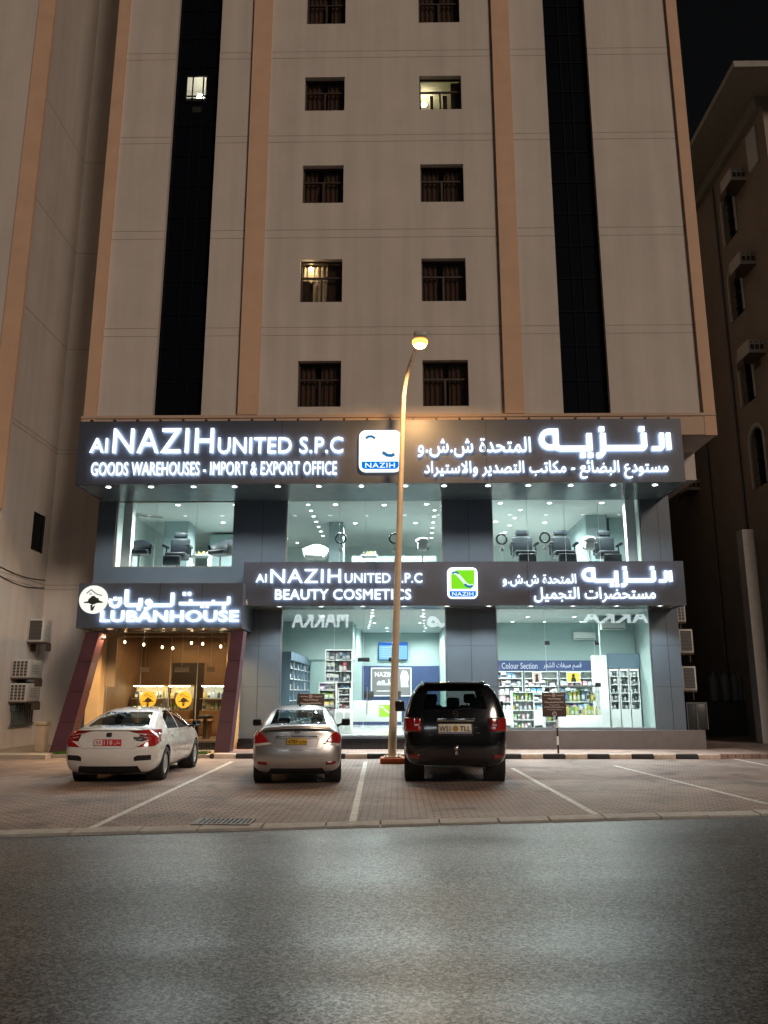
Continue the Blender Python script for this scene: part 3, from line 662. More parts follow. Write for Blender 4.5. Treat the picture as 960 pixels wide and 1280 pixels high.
def logo(t, x0, y0, x1, y1, Y, green):
    Yl = Y-.10
    A = at(x0, y0, Yl); B = at(x1, y1, Yl); X0, Z1, X1, Z0 = A[0], A[1], B[0], B[1]; w, h = X1-X0, Z1-Z0
    lg = P('logo_box', MB().prism(rrect(X0, X1, Z0, Z1, .16*w), Yl, Y-.003), glow('logo_white', (.9,.95,1), 2.2), t)
    xx = lambda f: X0+f*w; zz = lambda f: Z0+f*h
    P('blue_band', MB().prism([(xx(.06),zz(.24)),(xx(.06),zz(.13))]+arc(xx(.15),zz(.13),.09*w,180,270,4,.08*h)+arc(xx(.85),zz(.13),.09*w,270,360,4,.08*h)+[(xx(.94),zz(.24))][::1], Yl-.004, Yl-.001), glow('logo_blue', (.0,.22,.85), 1.0), lg)
    me = text_mesh('logo_letters', 'NAZIH', .70*w, .12*h, glow('logo_letter', (.9,.95,1), 1.3), .008, .006)
    for v in me.vertices: v.co += Vector((xx(.15), Yl-.006, zz(.085)))
    link('logo_letters', me, lg)
    if not green: P('pale_field', MB().prism(rrect(xx(.09), xx(.91), zz(.30), zz(.93), .1*w), Yl-.004, Yl-.001), glow('logo_pale', (1,1,.80), 1.25), lg)
    if green:
        P('green_field', MB().prism([(xx(.12),zz(.30)),(xx(.80),zz(.30)),(xx(.80),zz(.34)),(xx(.9),zz(.42)),(xx(.9),zz(.92)),(xx(.3),zz(.92)),(xx(.12),zz(.80))], Yl-.004, Yl-.001), glow('logo_green', (.22,.75,.02), 1.1), lg)
        sw = MB(); stroke(sw, [(xx(a),zz(b)) for a, b in ((.10,.80),(.2,.85),(.32,.80),(.48,.62),(.6,.48),(.72,.40),(.86,.42))], .10*w, Yl-.007, Yl-.005); P('swoosh', sw, glow('swoosh_pale', (.7,1,.75), 1.2), lg)
    sb = MB(); sc_ = MB()
    stroke(sc_, [(xx(a),zz(b)) for a, b in ((.16,.80),(.22,.845),(.30,.85),(.38,.80))], .055*w, Yl-.009, Yl-.0075)
    stroke(sb, [(xx(a),zz(b)) for a, b in ((.56,.46),(.66,.39),(.76,.375),(.84,.41))], .075*w, Yl-.009, Yl-.0075)
    P('blue_swoosh', sc_, glow('swoosh_blue', (.03,.25,.6), .7), lg); P('blue_swoosh', sb, glow('swoosh_blue', (.03,.25,.6), .7), lg)
    return lg
logo(us, 449, 538, 501.5, 589, UY, False); logo(ls, 559, 709.5, 597.5, 748, LY, True)
# tree emblem and letters of the brown shop
def emblem(name, parent, cx, cz, r, Y, mdisc, mink, thick=.05, side=-1):
    o = P(name, MB().prism(arc(cx, cz, r, 0, 360, 36)[:-1], Y-thick, Y), mdisc, parent)
    y0, y1 = Y-thick-.006, Y-thick-.001
    k = MB(); q = lambda pts: [(cx+a*r, cz+b*r) for a, b in pts]
    k.prism(q([(-.66,-.20),(-.35,-.12),(-.33,.02),(-.22,.10),(-.10,.24),(.08,.26),(.22,.12),(.40,.08),(.42,-.06),(.70,-.16),(.72,-.24),(.30,-.26),(.10,-.36),(-.12,-.34),(-.30,-.26),(-.62,-.26)]), y0, y1)
    k.prism(q([(-.16,-.40),(.02,-.34),(-.02,-.56),(.12,-.42),(.18,-.44),(.06,-.78),(-.10,-.80)]), y0+.0005, y1)
    stroke(k, q([(-.50,.42),(-.18,.70),(.05,.50),(.28,.36),(.62,.28)]), .06*r, y0, y1)
    stroke(k, q([(-.30,.45),(-.12,.45)]), .035*r, y0, y1); stroke(k, q([(-.30,.36),(-.12,.36)]), .035*r, y0, y1)
    P('tree_mark', k, mink, o); return o
cx_, cz_ = at(117, 749.5, HY-.05); rr_ = Xp(134.5, 749, HY-.05)-cx_
emblem('emblem', hs_, cx_, cz_, rr_, HY-.002, glow('emblem_white', (.95,.97,.88), 1.05), mat('emblem_ink', (.03,.04,.03), .6), .09)
sign_text('lettering', hs_, 'LUBANHOUSE', (126,763,298.5,777.5), HY-.04, LETTER, .03, .05)
mb = MB(); cnt = 0
gx = lambda x: Xp(90+x/4.364, 750, HY-.04); gz = lambda y: Zp(200, 720+y/4.364, HY-.04)
for pts, w in (([(855,114),(855,146),(848,151),(586,151)],13), ([(772,132),(772,150)],12), ([(648,128),(648,150)],12), ([(548,92),(548,152),(540,160),(432,160)],14),
    ([(432,160),(432,140),(424,132),(412,134),(407,144),(412,153),(424,154)],10), ([(432,154),(428,170),(414,178),(398,176)],11),
    ([(297,74),(297,150),(304,159),(374,159),(376,122)],15), ([(262,116),(264,146),(252,163),(234,168),(217,160),(210,140),(213,124)],12)):
    cnt += 1; stroke(mb, [(gx(a), gz(b)) for a, b in pts], w*.0066*1.0, HY-.09-cnt*.001, HY-.04)
for a, b in ((612,98),(640,98),(712,165),(738,165),(830,172),(368,178),(237,124)):
    cnt += 1; stroke(mb, [(gx(a-8), gz(b)), (gx(a+8), gz(b))], .10, HY-.09-cnt*.001, HY-.04)
halo(P('lettering', mb, LETTER, hs_))

# ------------------------------------------------------------------ the brown shop and its leaning pillars
CREAMW = mat('cream_wall', (.66, .48, .27), .7, var=.06)
BRWALL = mat('brown_wall', (.20, .12, .065), .6, var=.15, vscale=2)
WOOD = mat('warm_wood', (.28, .15, .06), .45, var=.2, vscale=5)
lz = LB[3]; gx0, gx1 = Xp(132, 850, SY+.35), Xp(286, 850, SY+.35)
each('cream_panel', [(LB[0]+.01, gx0-.003, SY-.12, SY+.34, .15, lz-.02), (gx1+.003, LB[1]-.01, SY-.12, SY+.34, .15, lz-.02)], CREAMW, bld)
P('narrow_panel', MB().box(gx0, gx0+.30, SY+.27, SY+.33, 1.9, lz-.05), mat('taupe_panel', (.30,.24,.17), .6), bld)
pane((gx0, gx1, .33, lz-.08), SY+.38, [gx0+(gx1-gx0)*f for f in (.28,.52,.74)], 'shop_window', TRIMB)
P('entrance_step', MB().box(gx0-.2, gx1+.2, SY-.3, SY+.42, .121, .325), GRANITE, bld)
LBK = 28.6; LI0, LI1 = gx0-.2, gx1+.15
mb = MB().quad((LI0,SY+.45,.33),(LI1,SY+.45,.33),(LI1,LBK,.33),(LI0,LBK,.33)).quad((LI0,LBK,.33),(LI1,LBK,.33),(LI1,LBK,lz+.3),(LI0,LBK,lz+.3))
mb.quad((LI0,SY+.45,.33),(LI0,LBK,.33),(LI0,LBK,lz+.3),(LI0,SY+.45,lz+.3)).quad((LI1,LBK,.33),(LI1,SY+.45,.33),(LI1,SY+.45,lz+.3),(LI1,LBK,lz+.3))
mb.quad((LI0,SY+.45,lz+.3),(LI0,LBK,lz+.3),(LI1,LBK,lz+.3),(LI1,SY+.45,lz+.3)); P('brown_room', mb, BRWALL, bld)
for x, y in ((.22,25.6),(.5,26.4),(.78,25.7),(.35,27.6),(.68,27.6)):
    ceiling_light(LI0+(LI1-LI0)*x, y, lz+.3, 75, (1,.66,.32), LAMPWARM)
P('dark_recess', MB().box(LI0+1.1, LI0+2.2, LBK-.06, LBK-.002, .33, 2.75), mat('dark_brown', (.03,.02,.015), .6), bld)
# tracks and small hanging lamps
for k in range(8):
    x = LI0+.35+(LI1-LI0-.6)*k/7; y = 25.6+.9*(k*37 % 5)/5; z = lz-.15-.25*(k*13 % 4)/4
    P('pendant', MB().tube([(x,y,lz+.28),(x,y,z)], .006, 6).lathe([(.001,-.05),(.035,-.02),(.03,.02),(.01,.05)], (x,y,z-.05), 'z', 10, 1), [BLACK, LAMPWARM], bld)
for k, f in enumerate((.30, .58, .80)):                       # plain tags hung from the ceiling
    x = LI0+(LI1-LI0)*f; w = (.14,.22,.12)[k]
    P('hanging_tag', MB().box(x-w, x+w, 25.0, 25.03, 2.35, 2.5).tube([(x,25.015,2.5),(x,25.015,lz+.28)], .005, 6), mat('tag_board', (.6,.5,.36), .6), bld)
# round stickers on the entrance glass
for px in (185, 229.5):
    x, z = at(px, 874.5, SY+.36); r = .245
    emblem('sticker', bld, x, z, r, SY+.368, mat('yellow_sticker', (.78,.50,.05), .6), mat('emblem_black', (.02,.015,.01), .6), .006)
mb = MB(); xh, _ = at(207, 880, SY+.34)
for d in (-.06, .06): mb.tube([(xh+d,SY+.33,.9),(xh+d,SY+.33,1.75)], .014).tube([(xh+d,SY+.33,1.0),(xh+d,SY+.38,1.0)], .01).tube([(xh+d,SY+.33,1.65),(xh+d,SY+.38,1.65)], .01)
P('door_handle', mb, STEEL, bld)
# leaning pillars
PURP = mat('maroon_cladding', (.085, .036, .050), .42, var=.1, vscale=2, spec=.5)
def leaning(label, pt, pb, wt, wb, Y):
    xt, zt = at(pt[0], pt[1], Y); xb, _ = at(pb[0], pb[1], Y); zb = .12
    t = thing('leaning_pillar', label, 'pillar', (xb, Y, zb)); mb = MB(); j = MB()
    x0t, x1t, x0b, x1b = xt-wt/2, xt+wt/2, xb-wb/2, xb+wb/2
    n = 4
    for k in range(n):
        f0, f1 = k/n+.003, (k+1)/n-.003
        a0, a1 = x0b+(x0t-x0b)*f0, x1b+(x1t-x1b)*f0; b0, b1 = x0b+(x0t-x0b)*f1, x1b+(x1t-x1b)*f1
        z0, z1 = zb+(zt-zb)*f0, zb+(zt-zb)*f1
        mb.prism([(a0,z0),(a1,z0),(b1,z1),(b0,z1)], Y, Y+.5)
    j.prism([(x0b+.02,zb),(x1b-.02,zb),(x1t-.02,zt),(x0t+.02,zt)], Y+.012, Y+.48)
    P('cladding', mb, PURP, t); P('core', j, BLACK, t)
    P('base_plate', MB().box(x0b-.08, x1b+.1, Y-.12, Y+.7, .0, .119), GRANITE, t)
leaning('maroon leaning pillar at the left end of the slate sign beside the cream panel', (116,790), (72,943), .38, .48, HY+.12)
leaning('maroon leaning pillar between the white car and the silver car', (297,788), (277,941), .34, .42, HY+.12)
GRASS = mat('turf', (.05, .13, .02), .9, var=.4, vscale=20)
mb = MB()
for a, b in ((Xp(76,941,HY+.3), Xp(100,941,HY+.3)), (Xp(232,941,HY+.3), Xp(263,941,HY+.3))):
    for k in range(700):
        x, y = random.uniform(a, b), random.uniform(KY+.15, KY+.9); h = random.uniform(.04,.085); dx, dy = random.uniform(-.03,.03), random.uniform(-.03,.03)
        mb.add([(x-.006,y,.12),(x+.006,y,.12),(x+dx,y+dy,.12+h)], [(0,1,2)])
stuff('grass', mb, GRASS)

# ------------------------------------------------------------------ neighbour on the left
nb = thing('neighbour_building', 'cream building at the left edge with a peach corner strip and boxy wall units', 'building', (-18, 24, 0))
NX = -11.45; NBK = 25.8
mb = MB(); win = (atx(40,668,NX)[0], atx(55,668,NX)[0], atx(47,690,NX)[1], atx(47,641,NX)[1])
hz_ = [(-30, NX-.12, .4, 4.0), (-30, NX-.2, 4.35, 6.9)]
holed(mb, -30, NX, 0, 31, TY, hz_, .3)
# return wall facing the gap, with a slit window
ys = [TY, win[0], win[1], NBK]; zs = [0, win[2], win[3], 31]
for i in range(3):
    for j in range(3):
        if i == 1 and j == 1: continue
        mb.quad((NX,ys[i],zs[j]),(NX,ys[i+1],zs[j]),(NX,ys[i+1],zs[j+1]),(NX,ys[i],zs[j+1]))
mb.quad((NX,NBK,0),(tx0-.02,NBK,0),(tx0-.02,NBK,31),(NX,NBK,31)); mb.quad((-30,TY,31),(NX,TY,31),(NX,NBK,31),(-30,NBK,31))
P('wall', mb, CREAM, nb)
P('pilaster', MB().box(NX-.55, NX+.004, TY-.10, TY+.02, 6.95, 31), PEACH, nb)
w = P('window', MB().box(NX-.12,NX-.06,win[0],win[1],win[2],win[3]), BROWNFR, nb)
P('pane', MB().quad((NX-.055,win[0]+.05,win[2]+.05),(NX-.055,win[1]-.05,win[2]+.05),(NX-.055,win[1]-.05,win[3]-.05),(NX-.055,win[0]+.05,win[3]-.05)), DGLASS, w)
each('shopfront', [(-29.9,NX-.13,TY+.2,TY+.3,.42,3.98), (-29.9,NX-.21,TY+.16,TY+.3,4.37,6.88)], DGLASS, nb)
each('groove', [(NX-.002, NX+.004, TY+.025, NBK-.01, z-.01, z+.01) for z in (5.0, 5.15, 9.6, 9.75, 13.4, 17.1, 20.8)], GROOVE, nb)
each('groove', [(NX+.004, tx0-.03, NBK-.005, NBK+.002, z-.01, z+.01) for z in (5.0, 5.15, 9.6, 9.75, 13.4, 17.1, 20.8)], GROOVE, nb)
# low cables strung along the wall
mb = MB()
for z, d in ((5.3,.10),(5.05,.14)):
    mb.tube([(NX+.02+.0*k, TY+3.2*k/6, z-d*math.sin(math.pi*k/6)) for k in range(7)], .012, 6)
P('cable', mb, BLACK, nb)
# pipe manifold low on the wall
mb = MB()
for k in range(9):
    y = 24.2+k*.16; mb.tube([(NX+.10,y,.75),(NX+.10,y,2.05)], .028, 8); mb.box(NX+.04,NX+.18,y-.05,y+.05,1.2,1.38)
for z in (.8,1.5,2.0): mb.tube([(NX+.10,24.1,z),(NX+.10,25.6,z)], .03, 8)
solid('pipe_rack', mb, mat('dark_pipe', (.06,.07,.07), .5), 'dark rack of water pipes low on the cream side wall behind the concrete post', 'pipes')
bx, by = gr(48, 940, .14)
P0 = MB().bbox(bx-.14, bx+.14, by-.02, by+.26, .13, .85, .03).bbox(bx-.16, bx+.16, by-.05, by+.29, .85, .95, .02)
solid('concrete_post', P0, mat('post_concrete', (.45,.36,.25), .85, var=.12, bump=.2), 'short pale concrete post on the pavement beside the leftmost leaning pillar', 'post')
ACW = mat('aged_white_metal', (.47, .445, .40), .5, var=.1, vscale=6)
ACG = mat('grille_dark', (.05, .045, .04), .6)
def make_ac(w=.62, d=.75, h=.5, style=0):
    t = thing('air_conditioner', 'unit', 'air conditioner')
    P('casing', MB().bbox(-w/2, w/2, 0, d, 0, h, .02), ACW, t, False)
    fr = MB(); g = MB()
    if style == 0:      # framed coil facing the street
        g.box(-w/2+.07, w/2-.07, -.006, -.001, .06, h-.06)
        for k in range(14): z = .07+(h-.14)*k/14; fr.box(-w/2+.07, w/2-.07, -.011, -.006, z, z+.004)
        P('coil', g, ACG, t, False); P('fin', fr, STEEL, t, False)
    elif style == 2:    # box with three openings
        for k in range(3): xx = -w/2+.06+(w-.12)*k/3; g.box(xx+.02, xx+(w-.12)/3-.02, -.004, -.001, .12, h*.62); g.box(xx+.05, xx+.10, -.004, -.001, h*.74, h*.86)
        fr.box(-w/2, w/2, -.03, -.005, h-.03, h).box(-w/2, w/2, -.03, -.005, 0, .05)
        P('coil', g, ACG, t, False); P('grille', fr, ACW, t, False)
    else:               # louvred grid
        n, m_ = (4, 3)
        g.box(-w/2+.05, w/2-.05, -.004, -.001, .05, h-.05)
        for i in range(n+1): x = -w/2+.05+(w-.1)*i/n; fr.box(x-.012,x+.012,-.02,-.004,.05,h-.05)
        for j in range(m_+3): z = .05+(h-.1)*j/(m_+2); fr.box(-w/2+.05,w/2-.05,-.018,-.004,z-.009,z+.009)
        P('coil', g, ACG, t, False); P('grille', fr, ACW, t, False)
    P('bracket', MB().box(-w/2, w/2, .05, d+.05, -.05, -.002).box(-w/2-.01,-w/2+.03,d*.5,d+.1,-.3,-.05).box(w/2-.03,w/2+.01,d*.5,d+.1,-.3,-.05), mat('rusty_bracket', (.09,.06,.045), .7), t, False)
    sd = MB()
    for k in range(6): z = h*.25+h*.09*k; sd.box(w/2+.001, w/2+.008, d*.2, d*.75, z, z+.012)
    P('side_vent', sd, ACG, t, False)
    return t
ac0 = make_ac(.62, .95, .78, 0); ac1 = make_ac(.60, 1.2, .62, 1)
used = set()
def put_ac(src, px, py, Y, label, group, sc=(1,1,1), rz=0, wall=None):
    x, z = at(px, py, Y)
    if wall is not None: x = wall; Y, z = atx(px, py, wall)
    if src.name not in used: used.add(src.name); o = src; o.location = (x, Y, z); o.scale = sc; o.rotation_euler = (0,0,rz); tag(o, label, None, group)
    else: o = dup(src, (x, Y, z), rz, label, group, sc)
    return o
G_AC = 'air conditioners hung on the walls'
put_ac(ac0, 43, 802, 23.6, 'white air conditioner alone high above the stacked pair on the cream side wall', G_AC, (.80,.62,.90), 0, NX+.26)
put_ac(ac1, 24, 847, 23.4, 'white louvred air conditioner on the upper shelf of the left wall pair', G_AC, (.9,.75,.85), 0, NX+.28)
put_ac(ac1, 21, 877, 23.2, 'white louvred air conditioner lowest on the left wall just above the pipes', G_AC, (.9,.75,.85), 0, NX+.28)
put_ac(ac1, 848, 777, 24.9, 'louvred air conditioner tucked below the right end of the lower dark sign', G_AC, (.8,.8,.9))
put_ac(ac0, 859, 816, 24.9, 'white framed condenser on the shop corner, upper of two dark framed boxes', G_AC, (.68,.7,.92))
put_ac(ac0, 863, 863, 24.9, 'white framed condenser on the shop corner, just over the dark cage', G_AC, (.68,.7,.92))
cx0, cx1 = Xp(859, 900, SY+.1), Xp(885, 900, SY+.1)
t = thing('utility_cage', 'dark glossy utility box on the low grey block at the shop corner', 'box', ((cx0+cx1)/2, SY+.1, pz))
P('housing', MB().bbox(cx0, cx1, SY+.1, SY+.9, pz+.002, pz+.78, .015), mat('dark_housing', (.02,.02,.02), .35), t)
P('door_frame', MB().box(cx0, cx1, SY+.08, SY+.098, pz+.74, pz+.78).box(cx0, cx0+.03, SY+.08, SY+.098, pz+.002, pz+.74).box(cx1-.03, cx1, SY+.08, SY+.098, pz+.002, pz+.74).box((cx0+cx1)/2-.015, (cx0+cx1)/2+.015, SY+.08, SY+.098, pz+.002, pz+.74), mat('cage_steel', (.10,.10,.10), .4, .5), t)

# ------------------------------------------------------------------ neighbour on the right
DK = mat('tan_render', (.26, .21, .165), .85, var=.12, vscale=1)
rb = thing('neighbour_building', 'dim tan building on the right with a column of arched windows and roof overhang', 'building', (18, 30, 0))
RX = 14.0; ry0 = 26.6; rz1 = 24.0
wins_r = []
for (px, py, h) in ((912,268,1.5), (921,363,1.5), (934,468,1.55), (949,570,1.55)):
    y, z = atx(px, py, RX); wins_r.append((y-.55, y+.55, z-h*.75, z+h*.75))
mb = MB()
ys = sorted({ry0, 60} | {w[0] for w in wins_r} | {w[1] for w in wins_r}); zs = sorted({0, rz1} | {w[2] for w in wins_r} | {w[3] for w in wins_r})
for i in range(len(ys)-1):
    for j in range(len(zs)-1):
        cy_, cz2 = (ys[i]+ys[i+1])/2, (zs[j]+zs[j+1])/2
        if any(w[0] < cy_ < w[1] and w[2] < cz2 < w[3] for w in wins_r): continue
        mb.quad((RX,ys[i+1],zs[j]),(RX,ys[i],zs[j]),(RX,ys[i],zs[j+1]),(RX,ys[i+1],zs[j+1]))
mb.quad((RX,ry0,0),(24,ry0,0),(24,ry0,rz1),(RX,ry0,rz1))
for w in wins_r:
    a, b, c, d = w
    for q in (((RX,a,c),(RX,a,d),(RX+.25,a,d),(RX+.25,a,c)), ((RX,b,d),(RX,b,c),(RX+.25,b,c),(RX+.25,b,d)), ((RX,a,c),(RX+.25,a,c),(RX+.25,b,c),(RX,b,c)), ((RX,a,d),(RX,b,d),(RX+.25,b,d),(RX+.25,a,d))): mb.quad(*q)
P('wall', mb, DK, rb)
ox = Xp(917, 80, 25.1)
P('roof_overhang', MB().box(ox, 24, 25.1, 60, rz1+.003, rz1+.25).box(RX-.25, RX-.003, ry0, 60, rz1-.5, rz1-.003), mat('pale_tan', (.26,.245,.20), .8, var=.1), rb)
TRIMR = mat('pale_surround', (.42, .40, .36), .8)
for w in wins_r:
    a, b, c, d = w; ym = (a+b)/2
    arcp = [(ym+(b-a)/2*math.cos(R(k*15)), d-.45+.45*math.sin(R(k*15))) for k in range(13)]
    mb = MB(); pts = [(b, c)] + arcp + [(a, c)]
    for p, q in zip(pts[:-1], pts[1:]):
        d_ = Vector((q[0]-p[0], q[1]-p[1])).normalized(); n = Vector((-d_.y, d_.x))*-.16
        vs = [(RX-.07, *p), (RX-.07, *q), (RX-.07, q[0]+n.x, q[1]+n.y), (RX-.07, p[0]+n.x, p[1]+n.y)]; mb.add(vs + [(RX+.02, v[1], v[2]) for v in vs], [(3,2,1,0),(0,1,5,4),(1,2,6,5),(2,3,7,6),(3,0,4,7)])
    wo = P('window', mb, TRIMR, rb)
    P('pane', MB().quad((RX+.2,b,c),(RX+.2,a,c),(RX+.2,a,d),(RX+.2,b,d)), DGLASS, wo)
    g = MB()
    for k in range(1,4): y = a+(b-a)*k/4; g.box(RX+.15,RX+.19,y-.02,y+.02,c,d)
    for k in range(1,4): z = c+(d-c)*k/4; g.box(RX+.15,RX+.19,a,b,z-.02,z+.02)
    # spandrel corners above the arch
    sp_ = MB()
    for s_, e in ((a, 1), (b, -1)):
        cor = [(s_, d)] + [(ym-e*(b-a)/2*math.cos(R(k*15)), d-.45+.45*math.sin(R(k*15))) for k in range(7)]
        sp_.add([(RX+.03, *p) for p in cor], [list(range(len(cor)))])
    P('spandrel', sp_, DK, wo); P('grille', g, BLACK, wo)
P('balcony', MB().box(Xp(945,180,27.2), RX-.003, 27.2, 28.0, Zp(950,200,27.2), Zp(950,156,27.2)), mat('pale_balcony', (.5,.5,.5), .8), rb)
P('corner_pier', MB().box(Xp(925,700,29), Xp(939,700,29), 28.6, 29.1, 0, 7.5), mat('pier_render', (.40,.37,.34), .85, var=.1), rb)
P('annex_wall', MB().box(Xp(939,700,29)+.003, 26, 28.9, 29.4, 0, 7.2), DK, rb)
P('drain_pipe', MB().tube([(Xp(946,760,28.8),28.8,6.5),(Xp(946,760,28.8),28.8,1.9),(Xp(943,830,28.8),28.75,1.75)], .06, 8), BLACK, rb)
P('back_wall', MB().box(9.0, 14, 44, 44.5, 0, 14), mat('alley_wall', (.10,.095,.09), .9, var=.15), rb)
acr = make_ac(.66, 1.0, .52, 2)
# deep box with sloped underside, three vents, stuck on the far wall
for (px, py, lab) in ((924,224,'top'), (936,329,'second'), (947,440,'third'), (868,612,'low')):
    Y = 28.4
    if lab == 'low': X, z = at(px, py, 36); Y = 36
    else: X, z = at(px, py, Y)
    L_ = {'top':'small air conditioner highest on the dim tan wall under the roof overhang', 'second':'small air conditioner second from the top on the dim tan wall',
          'third':'small air conditioner on the dim tan wall level with the lit street lamp', 'low':'faint air conditioner in the dark gap by the right end of the big sign'}[lab]
    if lab == 'top': acr.location = (X, Y, z); tag(acr, L_, None, 'air conditioners on the tan building')
    else: dup(acr, (X, Y, z), 0, L_, 'air conditioners on the tan building')
P('drain_pipe', MB().tube([(RX-.09,31.4,23.4),(RX-.09,31.4,.2)], .06, 8), mat('pipe_grey', (.16,.15,.14), .6), rb); P('drain_pipe', MB().tube([(RX-.09,34.6,23.4),(RX-.09,34.6,.2)], .06, 8), mat('pipe_grey', (.16,.15,.14), .6), rb)
# gas bottles faintly seen at the end of the alley
def bottle(x, label):
    return solid('gas_cylinder', MB().lathe([(.02,0),(.17,.01),(.18,.1),(.18,.9),(.14,1.05),(.05,1.1),(.05,1.22),(.001,1.22)], (x, 33.5, 1.35), 'z', 16), mat('cylinder_grey', (.20,.21,.23), .5), label, 'gas cylinder', 'cylinders in the alley')
for k, px in enumerate((891, 905, 917, 922)):
    bottle(Xp(px, 840, 33.5), 'tall grey cylinder on the ledge in the dark alley')
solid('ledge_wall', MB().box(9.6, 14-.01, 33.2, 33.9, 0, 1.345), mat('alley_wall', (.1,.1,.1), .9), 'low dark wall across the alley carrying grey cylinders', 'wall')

# ------------------------------------------------------------------ street lamp
POLE = mat('painted_pole', (.58, .47, .34), .5, var=.12, vscale=3)
lb = gr(490, 955.5, .0); LX, LYp = lb[0], lb[1]
LAMPGL = glow('sodium_glow', (1.0, .40, .055), 5)
def street_lamp(x, y, label, e):
    t = thing('street_lamp', label, 'street lamp', (x, y, 0), 0, 'street lamps along the road')
    P('base_block', MB().bbox(x-.29, x+.33, y-.28, y+.30, .0, .17, .02), mat('orange_base', (.42,.10,.035), .7, var=.15), t)
    P('base_plate', MB().box(x-.2, x+.22, y-.2, y+.2, .171, .20).tube([(x-.15,y-.15,.2),(x-.15,y-.15,.27)], .02, 6).tube([(x+.17,y-.15,.2),(x+.17,y-.15,.27)], .02, 6), mat('pale_plate', (.5,.42,.32), .6), t)
    top = at(524, 432, LYp-1.0); dx, hz2 = top[0]-LX, top[1]
    pts = []; rad = []
    for k in range(25):
        f = k/24
        if f < .74: pts.append((x + .34*(f/.74), y, .2 + (hz2*.88)*(f/.74))); 
        else:
            g = (f-.74)/.26; pts.append((x + .34 + (dx-.34)*(.45*g + .55*g*g), y - 1.0*g*g, .2 + hz2*.88 + (hz2*.12-.2)*math.sin(g*math.pi/2)))
        rad.append(.105 - .06*f)
    P('pole', MB().tube(pts, rad, 16), POLE, t)
    hx_, hy_, hz3 = pts[-1]
    hd = MB(); hd.bbox(hx_-.15, hx_+.17, hy_-.62, hy_+.12, hz3-.02, hz3+.16, .06, seg=3); P('lamp_head', hd, mat('lamp_shell', (.45,.42,.36), .4), t)
    P('lamp_lens', MB().lathe([(.20,-.015),(.205,-.08),(.17,-.14)], (hx_+.01, hy_-.32, hz3), 'z', 18), LAMPGL, t); P('lamp_bulb', MB().lathe([(.168,-.135),(.13,-.19),(.001,-.23)], (hx_+.01, hy_-.32, hz3), 'z', 18), glow('sodium_core', (1.0, .72, .34), 9), t)
    lamp('lamp_light', 'SPOT', (hx_+.01, hy_-.32, hz3-.28), e, (1.0,.58,.24), t, .12, 172, .5)
    return t
street_lamp(LX, LYp, 'tall thin street lamp glowing orange between the silver car and the black off-roader', 1300)
street_lamp(-21, 21.0, 'street lamp with an orange glow in front of the neighbour at the far left', 1500)

# ------------------------------------------------------------------ notice signs on striped posts
BRN = mat('brown_notice', (.07, .045, .042), .55, var=.1)
NTX = mat('notice_white', (.55, .50, .48), .6)
def notice(px0, py0, px1, py1, pxb, Y, label):
    x0, z1 = at(px0, py0, Y); x1, z0 = at(px1, py1, Y); xm = Xp(pxb, 920, Y); w, h = x1-x0, z1-z0
    t = thing('notice_sign', label, 'sign', (xm, Y, .15))
    b = P('board', MB().bbox(x0, x1, Y-.015, Y+.015, z0, z1, .012), BRN, t)
    tx = MB(); q = lambda a, b_, c, d: tx.box(x0+a*w, x0+b_*w, Y-.020, Y-.0165, z0+c*h, z0+d*h)
    P('emblem', MB().prism(rrect(x0+.43*w, x0+.57*w, z0+.81*h, z0+.96*h, .03), Y-.021, Y-.0165), mat('notice_pink', (.45,.33,.31), .6), t)
    rnd = random.Random(5)                # rows of tiny white script, unreadable at this size
    for zz_, a, b_, hh in ((.86,.08,.40,.03), (.86,.62,.92,.03), (.71,.24,.80,.045), (.57,.10,.90,.045), (.465,.30,.74,.025), (.375,.08,.92,.035), (.28,.20,.82,.025)):
        xx = a
        while xx < b_-.02:
            ww = rnd.uniform(.015,.07); dz = rnd.uniform(-.012,.012); q(xx, min(xx+ww, b_), zz_+dz, zz_+hh+dz); xx += ww+rnd.uniform(.006,.014)
    P('lettering', tx, NTX, t)
    cxx, czz, rr = x0+.5*w, z0+.12*h, .085*w
    ring = MB(); stroke(ring, arc(cxx, czz, rr, 0, 360, 24), .03*w, Y-.0205, Y-.0165)
    stroke(ring, [(cxx-.02*w,czz-.04*h),(cxx-.02*w,czz+.04*h)], .02*w, Y-.0205, Y-.0165); stroke(ring, arc(cxx-.02*w, czz+.02*h, .03*w, 90, -90, 6), .018*w, Y-.020, Y-.0165)
    P('round_mark', ring, NTX, t)
    p = MB(); z = .15; k = 0
    while z < z0-.002:
        z2 = min(z+.22, z0); p.tube([(xm,Y+.0,z),(xm,Y+.0,z2)], .026, 10, k % 2); z = z2; k += 1
    p.tube([(xm,Y+.04,z0),(xm,Y+.04,z1-.05)], .02, 8, 0)
    P('post', p, [BLACK, WHITEP], t)
notice(677, 865.5, 708, 896, 697, KY+.35, 'square brown notice on a striped post in front of the right shop window')
notice(371.5, 867, 405, 897, 389, KY+.35, 'brown notice board half hidden behind the roof of the silver car')
dgx, dgy = gr(268, 1041)[0], gr(268, 1041)[1]+.34
dg_ = thing('drain_grate', 'iron drain grate set in the pavers at the road edge', 'grate', (dgx, dgy, .03))
P('pit_shade', MB().box(dgx-.36, dgx+.36, dgy, dgy+.46, .031, .034), BLACK, dg_)  # thin black sheet over the pavers, painted darkness below the bars
IRON = mat('iron_grate', (.17,.16,.15), .5, var=.2, vscale=15)
mb = MB()
for k in range(11): mb.box(dgx-.345+k*.064, dgx-.315+k*.064, dgy+.03, dgy+.43, .035, .055)
P('grille', mb, IRON, dg_)
